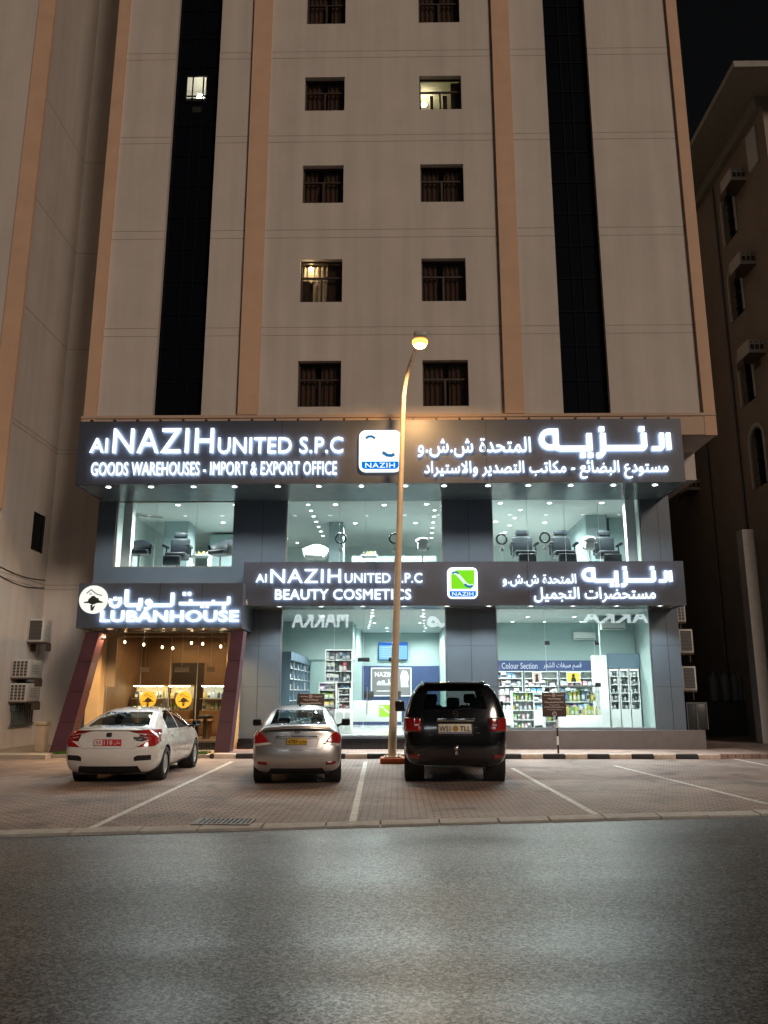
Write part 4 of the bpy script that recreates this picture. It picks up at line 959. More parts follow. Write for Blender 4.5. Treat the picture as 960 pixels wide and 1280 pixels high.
P('frame', MB().box(dgx-.39, dgx+.39, dgy-.03, dgy+.028, .032, .058).box(dgx-.39, dgx+.39, dgy+.432, dgy+.49, .032, .058).box(dgx-.39, dgx-.346, dgy+.028, dgy+.432, .032, .058).box(dgx+.346+.01, dgx+.39, dgy+.028, dgy+.432, .032, .058), IRON, dg_)
# small camera on the right soffit edge
def cctv(px, py, Y, label):
    x, z = at(px, py, Y); t = thing('security_camera', label, 'camera', (x, Y, z), 0, 'security cameras under the signs')
    P('mount', MB().tube([(x,Y,z+.10),(x,Y,z)], .02, 8).disc((x,Y,z+.1), .05), WHITEP, t); P('camera_body', MB().tube([(x,Y+.03,z-.01),(x,Y-.16,z-.05)], [.045,.04], 12), mat('camera_grey', (.3,.3,.3), .4), t)
cctv(130, 797, HY+.25, 'small security camera beside the leftmost leaning pillar top'); cctv(308, 754, LY-.1, 'small security camera at the left end of the middle sign')

# ------------------------------------------------------------------ across the road, behind the viewer (seen only in reflections)
op = thing('opposite_shop', 'plain shop across the road with a lit white sign', 'building', (0,-11,0))
P('wall', MB().box(-26,26,-12,-10.5,0,11), mat('opposite_render', (.3,.27,.24), .85, var=.1), op)
P('fascia', MB().box(-14,22,-10.5,-9.6,6.0,8.2), mat('opposite_fascia', (.05,.05,.055), .5), op)
OPL = glow('opposite_letter', (.85,.95,1), 7.0)
def op_text(s, x0, x1, z0, z1):
    me = text_mesh('lettering', s, x1-x0, z1-z0, OPL, .03, .06)
    for v in me.vertices: v.co = Vector((x0+x1-(v.co.x+x0), -9.59-v.co.y, v.co.z+z0))
    me.flip_normals(); link('lettering', me, op)
op_text('MAKKA', -7.6, -3.5, 6.3, 7.6)
op_text(arabic('مكة'), 2.2, 5.6, 6.3, 7.8)
op_text('MAKKA', 13.4, 19.4, 6.6, 7.5)

# ------------------------------------------------------------------ cars
def paint(name, col, metal=0.0, rough=.28, coat=1.0, var=.04):
    m = mat(name, col, rough, metal, var=var, vscale=3, coat=coat); nt = m.node_tree; L = nt.links.new
    g = nt.nodes.new('ShaderNodeNewGeometry'); d = nt.nodes.new('ShaderNodeBsdfDiffuse'); d.inputs[0].default_value = (.03,.03,.032,1)   # dark lining inside the shell
    x = nt.nodes.new('ShaderNodeMixShader'); o = nt.nodes['Material Output']; p = nt.nodes['Principled BSDF']
    L(g.outputs['Backfacing'], x.inputs[0]); L(p.outputs[0], x.inputs[1]); L(d.outputs[0], x.inputs[2]); L(x.outputs[0], o.inputs[0]); return m
RUBBER = mat('tyre_rubber', (.014,.014,.014), .85, bump=.2, bscale=80)
RIM = mat('alloy_rim', (.55,.55,.57), .35, .35)
REDL = mat('red_lens', (.34, .012, .014), .12, coat=1.0, var=.25, vscale=22)
REDD = mat('dark_red_lens', (.18, .006, .008), .12, coat=1.0)
CLEARL = mat('clear_lens', (.62,.58,.55), .12, coat=1.0)
CARGL = glass('car_glass', (.72,.80,.78), ior=2.0); DARKGL = glass('dark_car_glass', (.70,.78,.74)); SIDEGL = glass('side_glass', (.16,.17,.18))
SEAT = mat('dark_seat', (.05,.05,.052), .8); TRIM = mat('black_trim', (.013,.013,.014), .5)
def shell(st, dims, bulge=(.10,.12), creases=()):
    bm = bmesh.new(); rows = []
    for y, pts, dy in st:
        r = []
        for j, (x, z) in enumerate(pts): r.append(bm.verts.new((x, y+(dy[j] if dy else 0), z)))
        for j in range(len(pts)-2, -1, -1):
            x, z = pts[j]; r.append(bm.verts.new((-x, y+(dy[j] if dy else 0), z)))
        rows.append(r)
    n = len(rows[0])
    for a, b in zip(rows[:-1], rows[1:]):
        for k in range(n-1): bm.faces.new((a[k], a[k+1], b[k+1], b[k]))
    for (y, pts, dy), ring, sgn, bu in ((st[0], rows[0], -1, bulge[0]), (st[-1], rows[-1], 1, bulge[1])):
        grid = []
        for j in range(5):
            x, z = pts[j]; yy = y+(dy[j] if dy else 0); row = [ring[j]]
            for f in (.5, 0, -.5): row.append(bm.verts.new((x*f, yy+sgn*bu*(1-f*f), z)))
            row.append(ring[n-1-j]); grid.append(row)
        grid.append([ring[5], ring[6], ring[7], ring[8], ring[9]])
        for a, b in zip(grid[:-1], grid[1:]):
            for k in range(4):
                f = (a[k], a[k+1], b[k+1], b[k]); bm.faces.new(f if sgn < 0 else f[::-1])
    bm.normal_update()
    bmesh.ops.recalc_face_normals(bm, faces=bm.faces[:])
    cl = bm.edges.layers.float.new('crease_edge')
    for (i, j, c) in creases:                      # crease along the car between stations i and i+1 at profile point j
        for jj in (j, n-1-j):
            e = bm.edges.get((rows[i][jj], rows[i+1][jj]))
            if e: e[cl] = c
    me = bpy.data.meshes.new('shell'); bm.to_mesh(me); bm.free()
    o = bpy.data.objects.new('shell', me); COL.objects.link(o); md = o.modifiers.new('s', 'SUBSURF'); md.levels = md.render_levels = 3
    dg = bpy.context.evaluated_depsgraph_get(); dg.update()
    m2 = bpy.data.meshes.new_from_object(o.evaluated_get(dg)); bpy.data.objects.remove(o)
    W, Ln, z0, H = dims; V = m2.vertices
    ax = max(abs(v.co.x) for v in V); ya = min(v.co.y for v in V); yb = max(v.co.y for v in V); za = min(v.co.z for v in V); zb = max(v.co.z for v in V)
    for v in V: v.co = (v.co.x/ax*W/2, (v.co.y-ya)/(yb-ya)*Ln, z0+(v.co.z-za)/(zb-za)*(H-z0))
    bm = bmesh.new(); bm.from_mesh(m2); bm.normal_update()
    if sum(f.normal.z*f.calc_area() for f in bm.faces if f.calc_center_median().z > H*.9) < 0: bmesh.ops.reverse_faces(bm, faces=bm.faces[:])
    for f in bm.faces: f.smooth = True
    return bm
def cut(bm, poly, ax, test):
    """faces of bm inside a convex polygon (projected along y for 'r', along x for 's') -> their list, edges cut clean"""
    ia = 0 if ax == 'r' else 1
    c0 = sum(p[0] for p in poly)/len(poly); c1 = sum(p[1] for p in poly)/len(poly)
    lo0, hi0 = min(p[0] for p in poly), max(p[0] for p in poly); lo1, hi1 = min(p[1] for p in poly), max(p[1] for p in poly)
    def cand():
        out = []
        for f in bm.faces:
            a = [v.co[ia] for v in f.verts]; b = [v.co.z for v in f.verts]
            if max(a) < lo0 or min(a) > hi0 or max(b) < lo1 or min(b) > hi1: continue
            if test(f.calc_center_median(), f.normal): out.append(f)
        return out
    pl = []
    for p, q in zip(poly, poly[1:]+poly[:1]):
        d = Vector((q[0]-p[0], q[1]-p[1])); nn = Vector((d.y, -d.x)).normalized()
        if nn.dot(Vector((c0-p[0], c1-p[1]))) > 0: nn = -nn
        pl.append((p, nn))
        fs = cand()
        if not fs: return []
        g = list({v for f in fs for v in f.verts}) + list({e for f in fs for e in f.edges}) + fs
        co = Vector((0,0,0)); no = Vector((0,0,0)); co[ia] = p[0]; co.z = p[1]; no[ia] = nn.x; no.z = nn.y
        bmesh.ops.bisect_plane(bm, geom=g, dist=1e-5, plane_co=co, plane_no=no)
    res = []
    for f in cand():
        c = f.calc_center_median()
        if all((c[ia]-p[0])*nn.x + (c.z-p[1])*nn.y < 1e-5 for p, nn in pl): res.append(f)
    return res
def take(bm, faces, name, m, parent, push=0.0, rim=0.0):
    faces = [f for f in faces if f.is_valid]
    if not faces: return None
    b2 = bmesh.new(); mp = {}
    for f in faces:
        vs = []
        for v in f.verts:
            if v not in mp: mp[v] = b2.verts.new(v.co)
            vs.append(mp[v])
        try: nf = b2.faces.new(vs); nf.smooth = True
        except ValueError: pass
    b2.normal_update()
    if rim:
        ns = {v: v.normal.copy() for v in b2.verts}
        r = bmesh.ops.extrude_face_region(b2, geom=b2.faces[:]); nv = [x for x in r['geom'] if isinstance(x, bmesh.types.BMVert)]
        b2.normal_update()
        for v in nv: v.co += v.normal*rim
    elif push:
        for v in b2.verts: v.co += v.normal*push
    me = bpy.data.meshes.new(name); b2.to_mesh(me); b2.free(); me.materials.append(m)
    bmesh.ops.delete(bm, geom=faces, context='FACES')
    return link(name, me, parent, False)
def inset(poly, d):
    c = Vector((sum(p[0] for p in poly)/len(poly), sum(p[1] for p in poly)/len(poly))); out = []; n = len(poly)
    area = sum(poly[i][0]*poly[(i+1) % n][1]-poly[(i+1) % n][0]*poly[i][1] for i in range(n)); sg = 1 if area > 0 else -1
    for i in range(n):
        p0, p1, p2 = Vector(poly[i-1]), Vector(poly[i]), Vector(poly[(i+1) % n])
        a = (p1-p0).normalized(); b = (p2-p1).normalized(); na = Vector((-a.y, a.x))*sg; nb_ = Vector((-b.y, b.x))*sg
        k = na+nb_; k = k/max(.3, k.dot(na)); out.append(tuple(p1+k*d))
    return out
def gapped(bm, poly, ax, test, name, m, parent, gap=.005):
    fs = cut(bm, poly, ax, test)
    if not fs: return None
    ins = cut(bm, inset(poly, gap), ax, test)
    o = take(bm, ins, name, m, parent)
    out = cut(bm, poly, ax, test)
    if out: bmesh.ops.delete(bm, geom=[f for f in out if f.is_valid], context='FACES')
    return o
def mir(p): return [(-x, z) for x, z in p][::-1]
REAR = lambda c, n: n.y < -.12 and c.y < 1.2
def wheels(t, xs, ys, r, w, spokes, m=RIM):
    for sx in (-1, 1):
        for y in ys:
            x = sx*xs; tp = [(r*.66,-w/2),(r*.90,-w/2),(r*.985,-w*.40),(r,-w*.2),(r,w*.2),(r*.985,w*.40),(r*.90,w/2),(r*.66,w/2)]
            wh = P('wheel', MB().lathe([(a, x+b) for a, b in tp], (0,y,r), 'x', 36), RUBBER, t, False)
            k = MB(); o = sx*(w/2-.03); k.lathe([(r*.67,x-sx*w/2*.9),(r*.66,x+o),(r*.60,x+o+sx*.01),(r*.58,x+o-sx*.05)], (0,y,r), 'x', 36)
            k.disc((x+o-sx*.09,y,r), r*.6, 'x', 30, 1, sx < 0); k.disc((x+o+sx*.004,y,r), r*.13, 'x', 16, 0, sx < 0)
            for q in range(spokes):
                a = 2*math.pi*q/spokes+.3; dv = Vector((math.cos(a), math.sin(a))); nv = Vector((-dv.y, dv.x))
                p0, p1 = dv*r*.08, dv*r*.62; b0, b1 = .045, .028
                vs = [(x+o, y+(p0+nv*b0).x, r+(p0+nv*b0).y), (x+o, y+(p0-nv*b0).x, r+(p0-nv*b0).y), (x+o, y+(p1-nv*b1).x, r+(p1-nv*b1).y), (x+o, y+(p1+nv*b1).x, r+(p1+nv*b1).y)]
                vs2 = [(v[0]-sx*.05, v[1], v[2]) for v in vs]
                k.add(vs+vs2, [(0,1,2,3),(0,4,5,1),(1,5,6,2),(2,6,7,3),(3,7,4,0)])
            P('rim', k, [m, BLACK], wh, False)
def arches(bm, t, xs, ys, r, w):
    for sx in (-1, 1):
        for y in ys:
            poly = [(y+r*1.12*math.cos(R(a)), r+r*1.12*math.sin(R(a))) for a in range(0, 360, 15)]
            fs = cut(bm, poly, 's', lambda c, n: c.x*sx > xs-w*.9)
            if fs: bmesh.ops.delete(bm, geom=fs, context='FACES')
            k = MB(); pts = [(r*1.14, sx*(xs+w*.40)), (r*1.14, sx*(xs-w))]
            k.lathe(pts, (0,y,r), 'x', 36); k.disc((sx*(xs-w),y,r), r*1.14, 'x', 36)
            # keep only the half above the sill
            P('wheel_arch', k, TRIM, t, False)
def mirror(t, x, y, z, m, w=.20, h=.14):
    for sx in (-1, 1):
        k = MB(); k.bbox(sx*(x+.06), sx*(x+.06+w), y, y+.09, z, z+h, .035, seg=3) if sx > 0 else k.bbox(-(x+.06+w), -(x+.06), y, y+.09, z, z+h, .035, seg=3)
        k.tube([(sx*(x-.06), y+.06, z-.01), (sx*(x+.10), y+.045, z+.04)], .025, 8)
        mo = P('side_mirror', k, m, t, False)
        P('mirror_glass', MB().box(sx*(x+.085), sx*(x+.035+w), y-.004, y-.001, z+.025, z+h-.025), mat('mirror_glass', (.4,.42,.44), .05, 1.0), mo, False)
def seats(t, rows, zb):
    for y, xs, zt in rows:
        for x in xs:
            k = MB(); k.bbox(x-.24, x+.24, y, y+.16, zb-.35, zt-.16, .06, seg=3); k.bbox(x-.13, x+.13, y+.02, y+.12, zt-.12, zt+.08, .05, seg=3)
            k.tube([(x-.06,y+.07,zt-.18),(x-.06,y+.07,zt-.1)], .01, 6).tube([(x+.06,y+.07,zt-.18),(x+.06,y+.07,zt-.1)], .01, 6)
            P('seat', k, SEAT, t, False)
def rear_y(bm):
    tr = BVHTree.FromBMesh(bm)
    def f(x, z):
        h = tr.ray_cast(Vector((x, -2, z)), Vector((0,1,0)))
        return h[0].y if h[0] else 0.0
    return f
def on_rear(mb, x0, x1, z0, z1, y, d=.012, mi=0, b=.004): return mb.bbox(x0, x1, y-d, y+.004, z0, z1, b, mi)
def put_text(name, parent, s, x0, x1, z0, z1, y, m, bold=.015):
    me = text_mesh(name, s, x1-x0, z1-z0, m, bold, .003)
    for v in me.vertices: v.co += Vector((x0, y, z0))
    return link(name, me, parent, False)

def finish(bm, name, m, t):
    me = bpy.data.meshes.new(name); bm.to_mesh(me); bm.free(); me.materials.append(m); return link(name, me, t, False)

# ---- white fastback saloon
def white_car(loc, rz):
    t = thing('parked_car', 'white saloon with red corner lights and a red number plate', 'car', loc, rz)
    B = lambda j0,j1,j2,j3,j4,j5,j6,j7: [j0,j1,j2,j3,j4,j5,j6,(0,j7)]
    lo = [(.62,.20),(.84,.24),(.90,.46),(.915,.68)]
    st = [(0, B((.60,.22),(.76,.27),(.82,.46),(.83,.68),(.79,.90),(.70,1.005),(.40,1.035),1.04), [.20,.14,.02,0,.10,.10,.0,-.03]),
      (.22, B((.66,.2),(.86,.25),(.90,.46),(.905,.68),(.875,.90),(.74,1.01),(.42,1.045),1.05), None),
      (.50, B(*lo,(.885,.92),(.745,1.035),(.45,1.075),1.085), None),
      (.95, B(*lo,(.885,.935),(.69,1.20),(.43,1.25),1.265), None),
      (1.55, B(*lo,(.88,.94),(.655,1.345),(.41,1.395),1.41), None),
      (2.15, B(*lo,(.88,.94),(.645,1.375),(.41,1.43),1.445), None),
      (2.75, B(*lo,(.885,.935),(.66,1.31),(.41,1.37),1.385), None),
      (3.55, B(*lo,(.885,.91),(.75,.98),(.45,1.01),1.02), None),
      (4.10, B((.62,.20),(.84,.24),(.89,.45),(.885,.64),(.83,.80),(.68,.87),(.42,.90),.91), None),
      (4.50, B((.58,.2),(.72,.24),(.78,.42),(.76,.57),(.69,.68),(.56,.73),(.36,.75),.76), None)]
    bm = shell(st, (1.80, 4.63, .19, 1.415), (.13,.14), [(i,4,.35) for i in range(0,8)]+[(0,5,.6),(1,5,.4)])
    W = paint('white_car_paint', (.72,.70,.66), var=.012); ry = rear_y(bm)
    arches(bm, t, .775, (1.0, 3.70), .325, .22)
    # tail lights: three convex pieces each side of a C
    for s in (1, -1):
        fs = []
        for pc in ([(.36,.985),(.50,.945),(.87,.895),(.90,.965),(.72,1.0)], [(.68,.915),(.895,.885),(.915,.80),(.84,.70),(.745,.80)], [(.53,.685),(.84,.70),(.80,.775),(.74,.80)]):
            fs += cut(bm, pc if s > 0 else mir(pc), 'r', lambda c, n: n.y < -.05 and c.y < .75 and c.z > .6)
            l = take(bm, fs, 'taillight', REDL, t, 0, .012); fs = []
        pc = [(.60,.79),(.745,.805),(.69,.905),(.56,.925)]
        take(bm, cut(bm, pc if s > 0 else mir(pc), 'r', lambda c, n: n.y < -.05 and c.y < .7 and c.z > .6), 'reversing_light', REDD, t, 0, .006)
        pc = [(.50,.43),(.80,.445),(.80,.54),(.56,.535),(.50,.50)]
        take(bm, cut(bm, pc if s > 0 else mir(pc), 'r', REAR), 'bumper_vent', TRIM, t, -.015)
    for s in (1, -1):
        y1_, y2_ = ry(s*.66,.86), ry(s*.80,.835)
        P('lamp_strip', MB().add([(s*.60,ry(s*.60,.87)-.018,.872),(s*.78,ry(s*.78,.84)-.018,.828),(s*.78,ry(s*.78,.84)-.018,.846),(s*.60,ry(s*.60,.87)-.018,.884)], [(0,1,2,3) if s > 0 else (3,2,1,0)]), CLEARL, t, False)
    take(bm, cut(bm, [(-.62,.19),(.62,.19),(.56,.335),(-.56,.335)], 'r', REAR), 'diffuser', TRIM, t, -.01)
    gapped(bm, [(-.50,.665),(.50,.665),(.60,.80),(.55,.93),(.36,.985),(-.36,.985),(-.55,.93),(-.60,.80)], 'r', REAR, 'boot_lid', W, t)
    take(bm, cut(bm, [(-.60,1.055),(.60,1.055),(.46,1.315),(-.46,1.315)], 'r', lambda c, n: n.z > .2 and n.y < -.05 and c.y < 1.7), 'rear_window', CARGL, t, -.004)
    take(bm, cut(bm, [(-.64,1.01),(.64,1.01),(.52,1.33),(-.52,1.33)], 'r', lambda c, n: n.z > .2 and n.y > .1 and c.y > 2.3), 'windscreen', CARGL, t, -.004)
    for s in (1, -1):
        T = lambda c, n: n.x*s > .3
        take(bm, cut(bm, [(2.06,.965),(3.05,.955),(2.93,1.03),(2.62,1.25),(2.40,1.325),(2.06,1.345)], 's', T), 'side_window', SIDEGL, t, -.006)
        take(bm, cut(bm, [(1.18,.99),(2.0,.97),(2.0,1.345),(1.70,1.33),(1.35,1.20)], 's', T), 'side_window', SIDEGL, t, -.006)
        gapped(bm, [(2.03,.34),(3.13,.34),(3.16,.60),(3.10,.925),(2.03,.94)], 's', T, 'door', W, t)
        gapped(bm, [(1.42,.62),(1.20,.80),(1.22,.945),(2.01,.94),(2.01,.34),(1.52,.34)][::-1], 's', T, 'door', W, t)
    finish(bm, 'body', W, t)
    for s in (1, -1):
        for y in (2.15, 1.34): P('door_handle', MB().bbox(s*.895-.02, s*.895+.02, y, y+.17, .845, .87, .008), W, t, False)
    P('cabin_tub', MB().bbox(-.74,.74,.62,3.5,.25,.93,.06), SEAT, t, False)
    P('underbody', MB().box(-.66,.66,.3,4.3,.17,.30), TRIM, t, False)
    seats(t, ((1.15, (-.4,0,.4), 1.10), (2.15, (-.37,.37), 1.18)), .95)
    wheels(t, .785, (1.0, 3.70), .325, .215, 10); mirror(t, .87, 2.98, .955, TRIM)
    y = min(ry(0,.74), ry(.2,.78))
    pl = P('number_plate', on_rear(MB(), -.26,.26,.715,.835, y-.004, .014), mat('red_plate', (.50,.02,.03), .4), t, False)
    P('plate_panel', MB().prism([(-.25,.725),(-.10,.725),(-.10,.825),(-.25,.825)], y-.0205, y-.019), mat('plate_white', (.7,.62,.6), .5), pl, False)
    put_text('plate_letters', pl, '118', -.07, .09, .735, .815, y-.0195, mat('plate_white', (.7,.62,.6), .5)); put_text('plate_letters', pl, arabic('مان'), .12, .24, .735, .81, y-.0195, mat('plate_white', (.7,.62,.6), .5))
    put_text('plate_letters', pl, '55', -.225, -.125, .745, .805, y-.022, mat('plate_ink', (.35,.02,.03), .5))
    y = ry(0,.91); P('badge', MB().add([(p[0],y-.012,p[1]) for p in rrect(-.05,.05,.875,.955,.02,3)]+[(p[0],y+.01,p[1]) for p in rrect(-.05,.05,.875,.955,.02,3)], [list(range(16))]+[(i,(i+1)%16,(i+1)%16+16,i+16) for i in range(16)]), TRIM, t, False)
    hb = MB(); stroke(hb, [(-.03,.94),(-.022,.89)], .014, y-.02, y-.012); stroke(hb, [(.03,.94),(.022,.89)], .014, y-.02, y-.012); stroke(hb, [(-.025,.915),(.025,.915)], .012, y-.019, y-.012); P('emblem', hb, CHROME, t, False)
    y = ry(.53,.86); P('sticker', on_rear(MB(), .46,.66,.80,.875, ry(.52,.84)-.008, .006), mat('dark_sticker', (.02,.025,.03), .4), t, False)
    put_text('lettering', t, arabic('بيت'), .49, .63, .815, .865, ry(.52,.84)-.016, mat('sticker_white', (.6,.62,.64), .5))
    y = ry(0,.985); P('spoiler_lip', MB().bbox(-.60,.60,y-.02,y+.10,.995,1.012,.008), W, t, False)
    return t

# ---- silver saloon
def silver_car(loc, rz):
    t = thing('parked_car', 'silver saloon with a yellow number plate and a boot spoiler', 'car', loc, rz)
    B = lambda *a: list(a[:7])+[(0,a[7])]
    lo = [(.58,.24),(.78,.28),(.84,.48),(.85,.72)]
    st = [(0, B((.60,.27),(.74,.31),(.80,.48),(.80,.72),(.77,.93),(.66,1.05),(.38,1.085),1.09), [.14,.08,.0,.03,.09,.08,.0,-.03]),
      (.22, B((.6,.25),(.79,.29),(.845,.48),(.845,.72),(.82,.94),(.68,1.06),(.40,1.09),1.10), None),
      (.62, B(*lo,(.83,.955),(.68,1.08),(.42,1.105),1.115), None),
      (1.12, B(*lo,(.83,.97),(.63,1.29),(.40,1.34),1.355), None),
      (1.65, B(*lo,(.83,.97),(.605,1.40),(.38,1.45),1.465), None),
      (2.2, B(*lo,(.83,.965),(.60,1.41),(.38,1.465),1.48), None),
      (2.65, B(*lo,(.83,.955),(.62,1.34),(.38,1.40),1.415), None),
      (3.35, B(*lo,(.83,.93),(.70,1.0),(.42,1.03),1.04), None),
      (3.85, B((.58,.24),(.78,.28),(.83,.48),(.82,.68),(.77,.84),(.62,.90),(.38,.93),.94), None),
      (4.25, B((.55,.24),(.68,.28),(.73,.45),(.70,.58),(.62,.70),(.5,.76),(.32,.78),.79), None)]
    bm = shell(st, (1.70, 4.37, .22, 1.455), (.11,.13), [(i,4,.3) for i in range(0,8)]+[(0,5,.6),(1,5,.4)])
    S = paint('silver_paint', (.52,.50,.48), .75, .30, var=.015); ry = rear_y(bm)
    arches(bm, t, .735, (.92, 3.48), .315, .21)
    for s in (1, -1):
        pc = [(.53,.795),(.80,.765),(.84,.84),(.83,.955),(.72,.985),(.62,.91)]
        take(bm, cut(bm, pc if s > 0 else mir(pc), 'r', lambda c, n: n.y < -.05 and c.y < .7), 'taillight', REDL, t, 0, .012)
        pc = [(.47,.765),(.80,.715),(.80,.763),(.53,.793)]
        take(bm, cut(bm, pc if s > 0 else mir(pc), 'r', lambda c, n: n.y < -.05 and c.y < .7), 'reversing_light', CLEARL, t, 0, .010)
        pc = [(.55,.385),(.72,.395),(.74,.45),(.55,.445)]
        take(bm, cut(bm, pc if s > 0 else mir(pc), 'r', REAR), 'reflector', REDD, t, 0, .006)
    take(bm, cut(bm, [(-.56,.22),(.56,.22),(.48,.325),(-.48,.325)], 'r', REAR), 'diffuser', TRIM, t, -.01)
    take(bm, cut(bm, [(-.37,.70),(.37,.70),(.42,.87),(-.42,.87)], 'r', REAR), 'plate_recess', mat('silver_recess', (.36,.35,.36), .4, .6), t, -.02)
    gapped(bm, [(-.45,.655),(.45,.655),(.60,.90),(.62,1.02),(-.62,1.02),(-.60,.90)], 'r', REAR, 'boot_lid', S, t)
    take(bm, cut(bm, [(-.55,1.10),(.55,1.10),(.475,1.36),(-.475,1.36)], 'r', lambda c, n: n.z > .2 and n.y < -.05 and c.y < 1.8), 'rear_window', CARGL, t, -.004)
    take(bm, cut(bm, [(-.58,1.03),(.58,1.03),(.48,1.36),(-.48,1.36)], 'r', lambda c, n: n.z > .2 and n.y > .1 and c.y > 2.2), 'windscreen', CARGL, t, -.004)
    for s in (1, -1):
        T = lambda c, n: n.x*s > .3
        take(bm, cut(bm, [(2.02,1.0),(2.95,.985),(2.50,1.30),(2.02,1.37)], 's', T), 'side_window', SIDEGL, t, -.006)
        take(bm, cut(bm, [(1.18,1.02),(1.96,1.005),(1.96,1.37),(1.6,1.36)], 's', T), 'side_window', SIDEGL, t, -.006)
        gapped(bm, [(2.0,.36),(2.98,.36),(3.0,.95),(2.0,.97)], 's', T, 'door', S, t); gapped(bm, [(1.35,.55),(1.5,.36),(1.98,.36),(1.98,.97),(1.2,.985)], 's', T, 'door', S, t)
    finish(bm, 'body', S, t)
    P('cabin_tub', MB().bbox(-.70,.70,.72,3.3,.28,.965,.06), SEAT, t, False); P('underbody', MB().box(-.62,.62,.3,4.1,.20,.32), TRIM, t, False)
    seats(t, ((1.25, (-.38,.38), 1.06), (2.15, (-.35,.35), 1.10)), .97)
    wheels(t, .745, (.92, 3.48), .315, .205, 7); mirror(t, .83, 2.80, .99, TRIM, .19, .15)
    y = ry(0,.85)+.012
    pl = P('number_plate', on_rear(MB(), -.19,.19,.755,.865, y-.02, .012), mat('yellow_plate', (.55,.33,.02), .4), t, False)
    put_text('plate_letters', pl, '4707', -.165, .01, .775, .845, y-.036, mat('plate_black', (.02,.02,.02), .5)); put_text('plate_letters', pl, arabic('ب'), .03, .075, .775, .83, y-.036, mat('plate_black', (.02,.02,.02), .5))
    put_text('plate_letters', pl, arabic('عمان'), .09, .175, .78, .84, y-.036, mat('plate_black', (.02,.02,.02), .5))
    y = ry(0,.905); P('chrome_strip', MB().bbox(-.40,.40,y-.022,y,.892,.915,.008), CHROME, t, False)
    sp = MB(); n = 16
    for k in range(n):
        x0, x1 = -.64+1.28*k/n, -.64+1.28*(k+1)/n; f = lambda x: .02+.30*(x/.64)**2*.45
        z = lambda x: 1.075-.035*(x/.64)**2
        sp.add([(x0,f(x0)-.06,z(x0)),(x1,f(x1)-.06,z(x1)),(x1,f(x1)+.16,z(x1)+.035),(x0,f(x0)+.16,z(x0)+.035),(x0,f(x0)-.05,z(x0)-.03),(x1,f(x1)-.05,z(x1)-.03)], [(0,1,2,3),(4,5,1,0)], 0, True)
    P('boot_spoiler', sp, S, t, False)
    y = ry(0,.975); eb = MB(); stroke(eb, [(p[0],p[1]) for p in arc(0,.985,.045,0,360,20,.026)], .008, y-.014, y-.004); stroke(eb, [(-.022,1.003),(-.028,.968)], .009, y-.013, y-.004); stroke(eb, [(.028,1.003),(.022,.968)], .009, y-.013, y-.004); stroke(eb, [(-.02,.985),(.02,.987)], .008, y-.012, y-.004); P('badge', eb, CHROME, t, False)
    P('aerial', MB().tube([(0,1.42,1.44),(0,1.40,1.49),(0,1.22,1.70)], [.03,.008,.004], 8), TRIM, t, False)
    return t

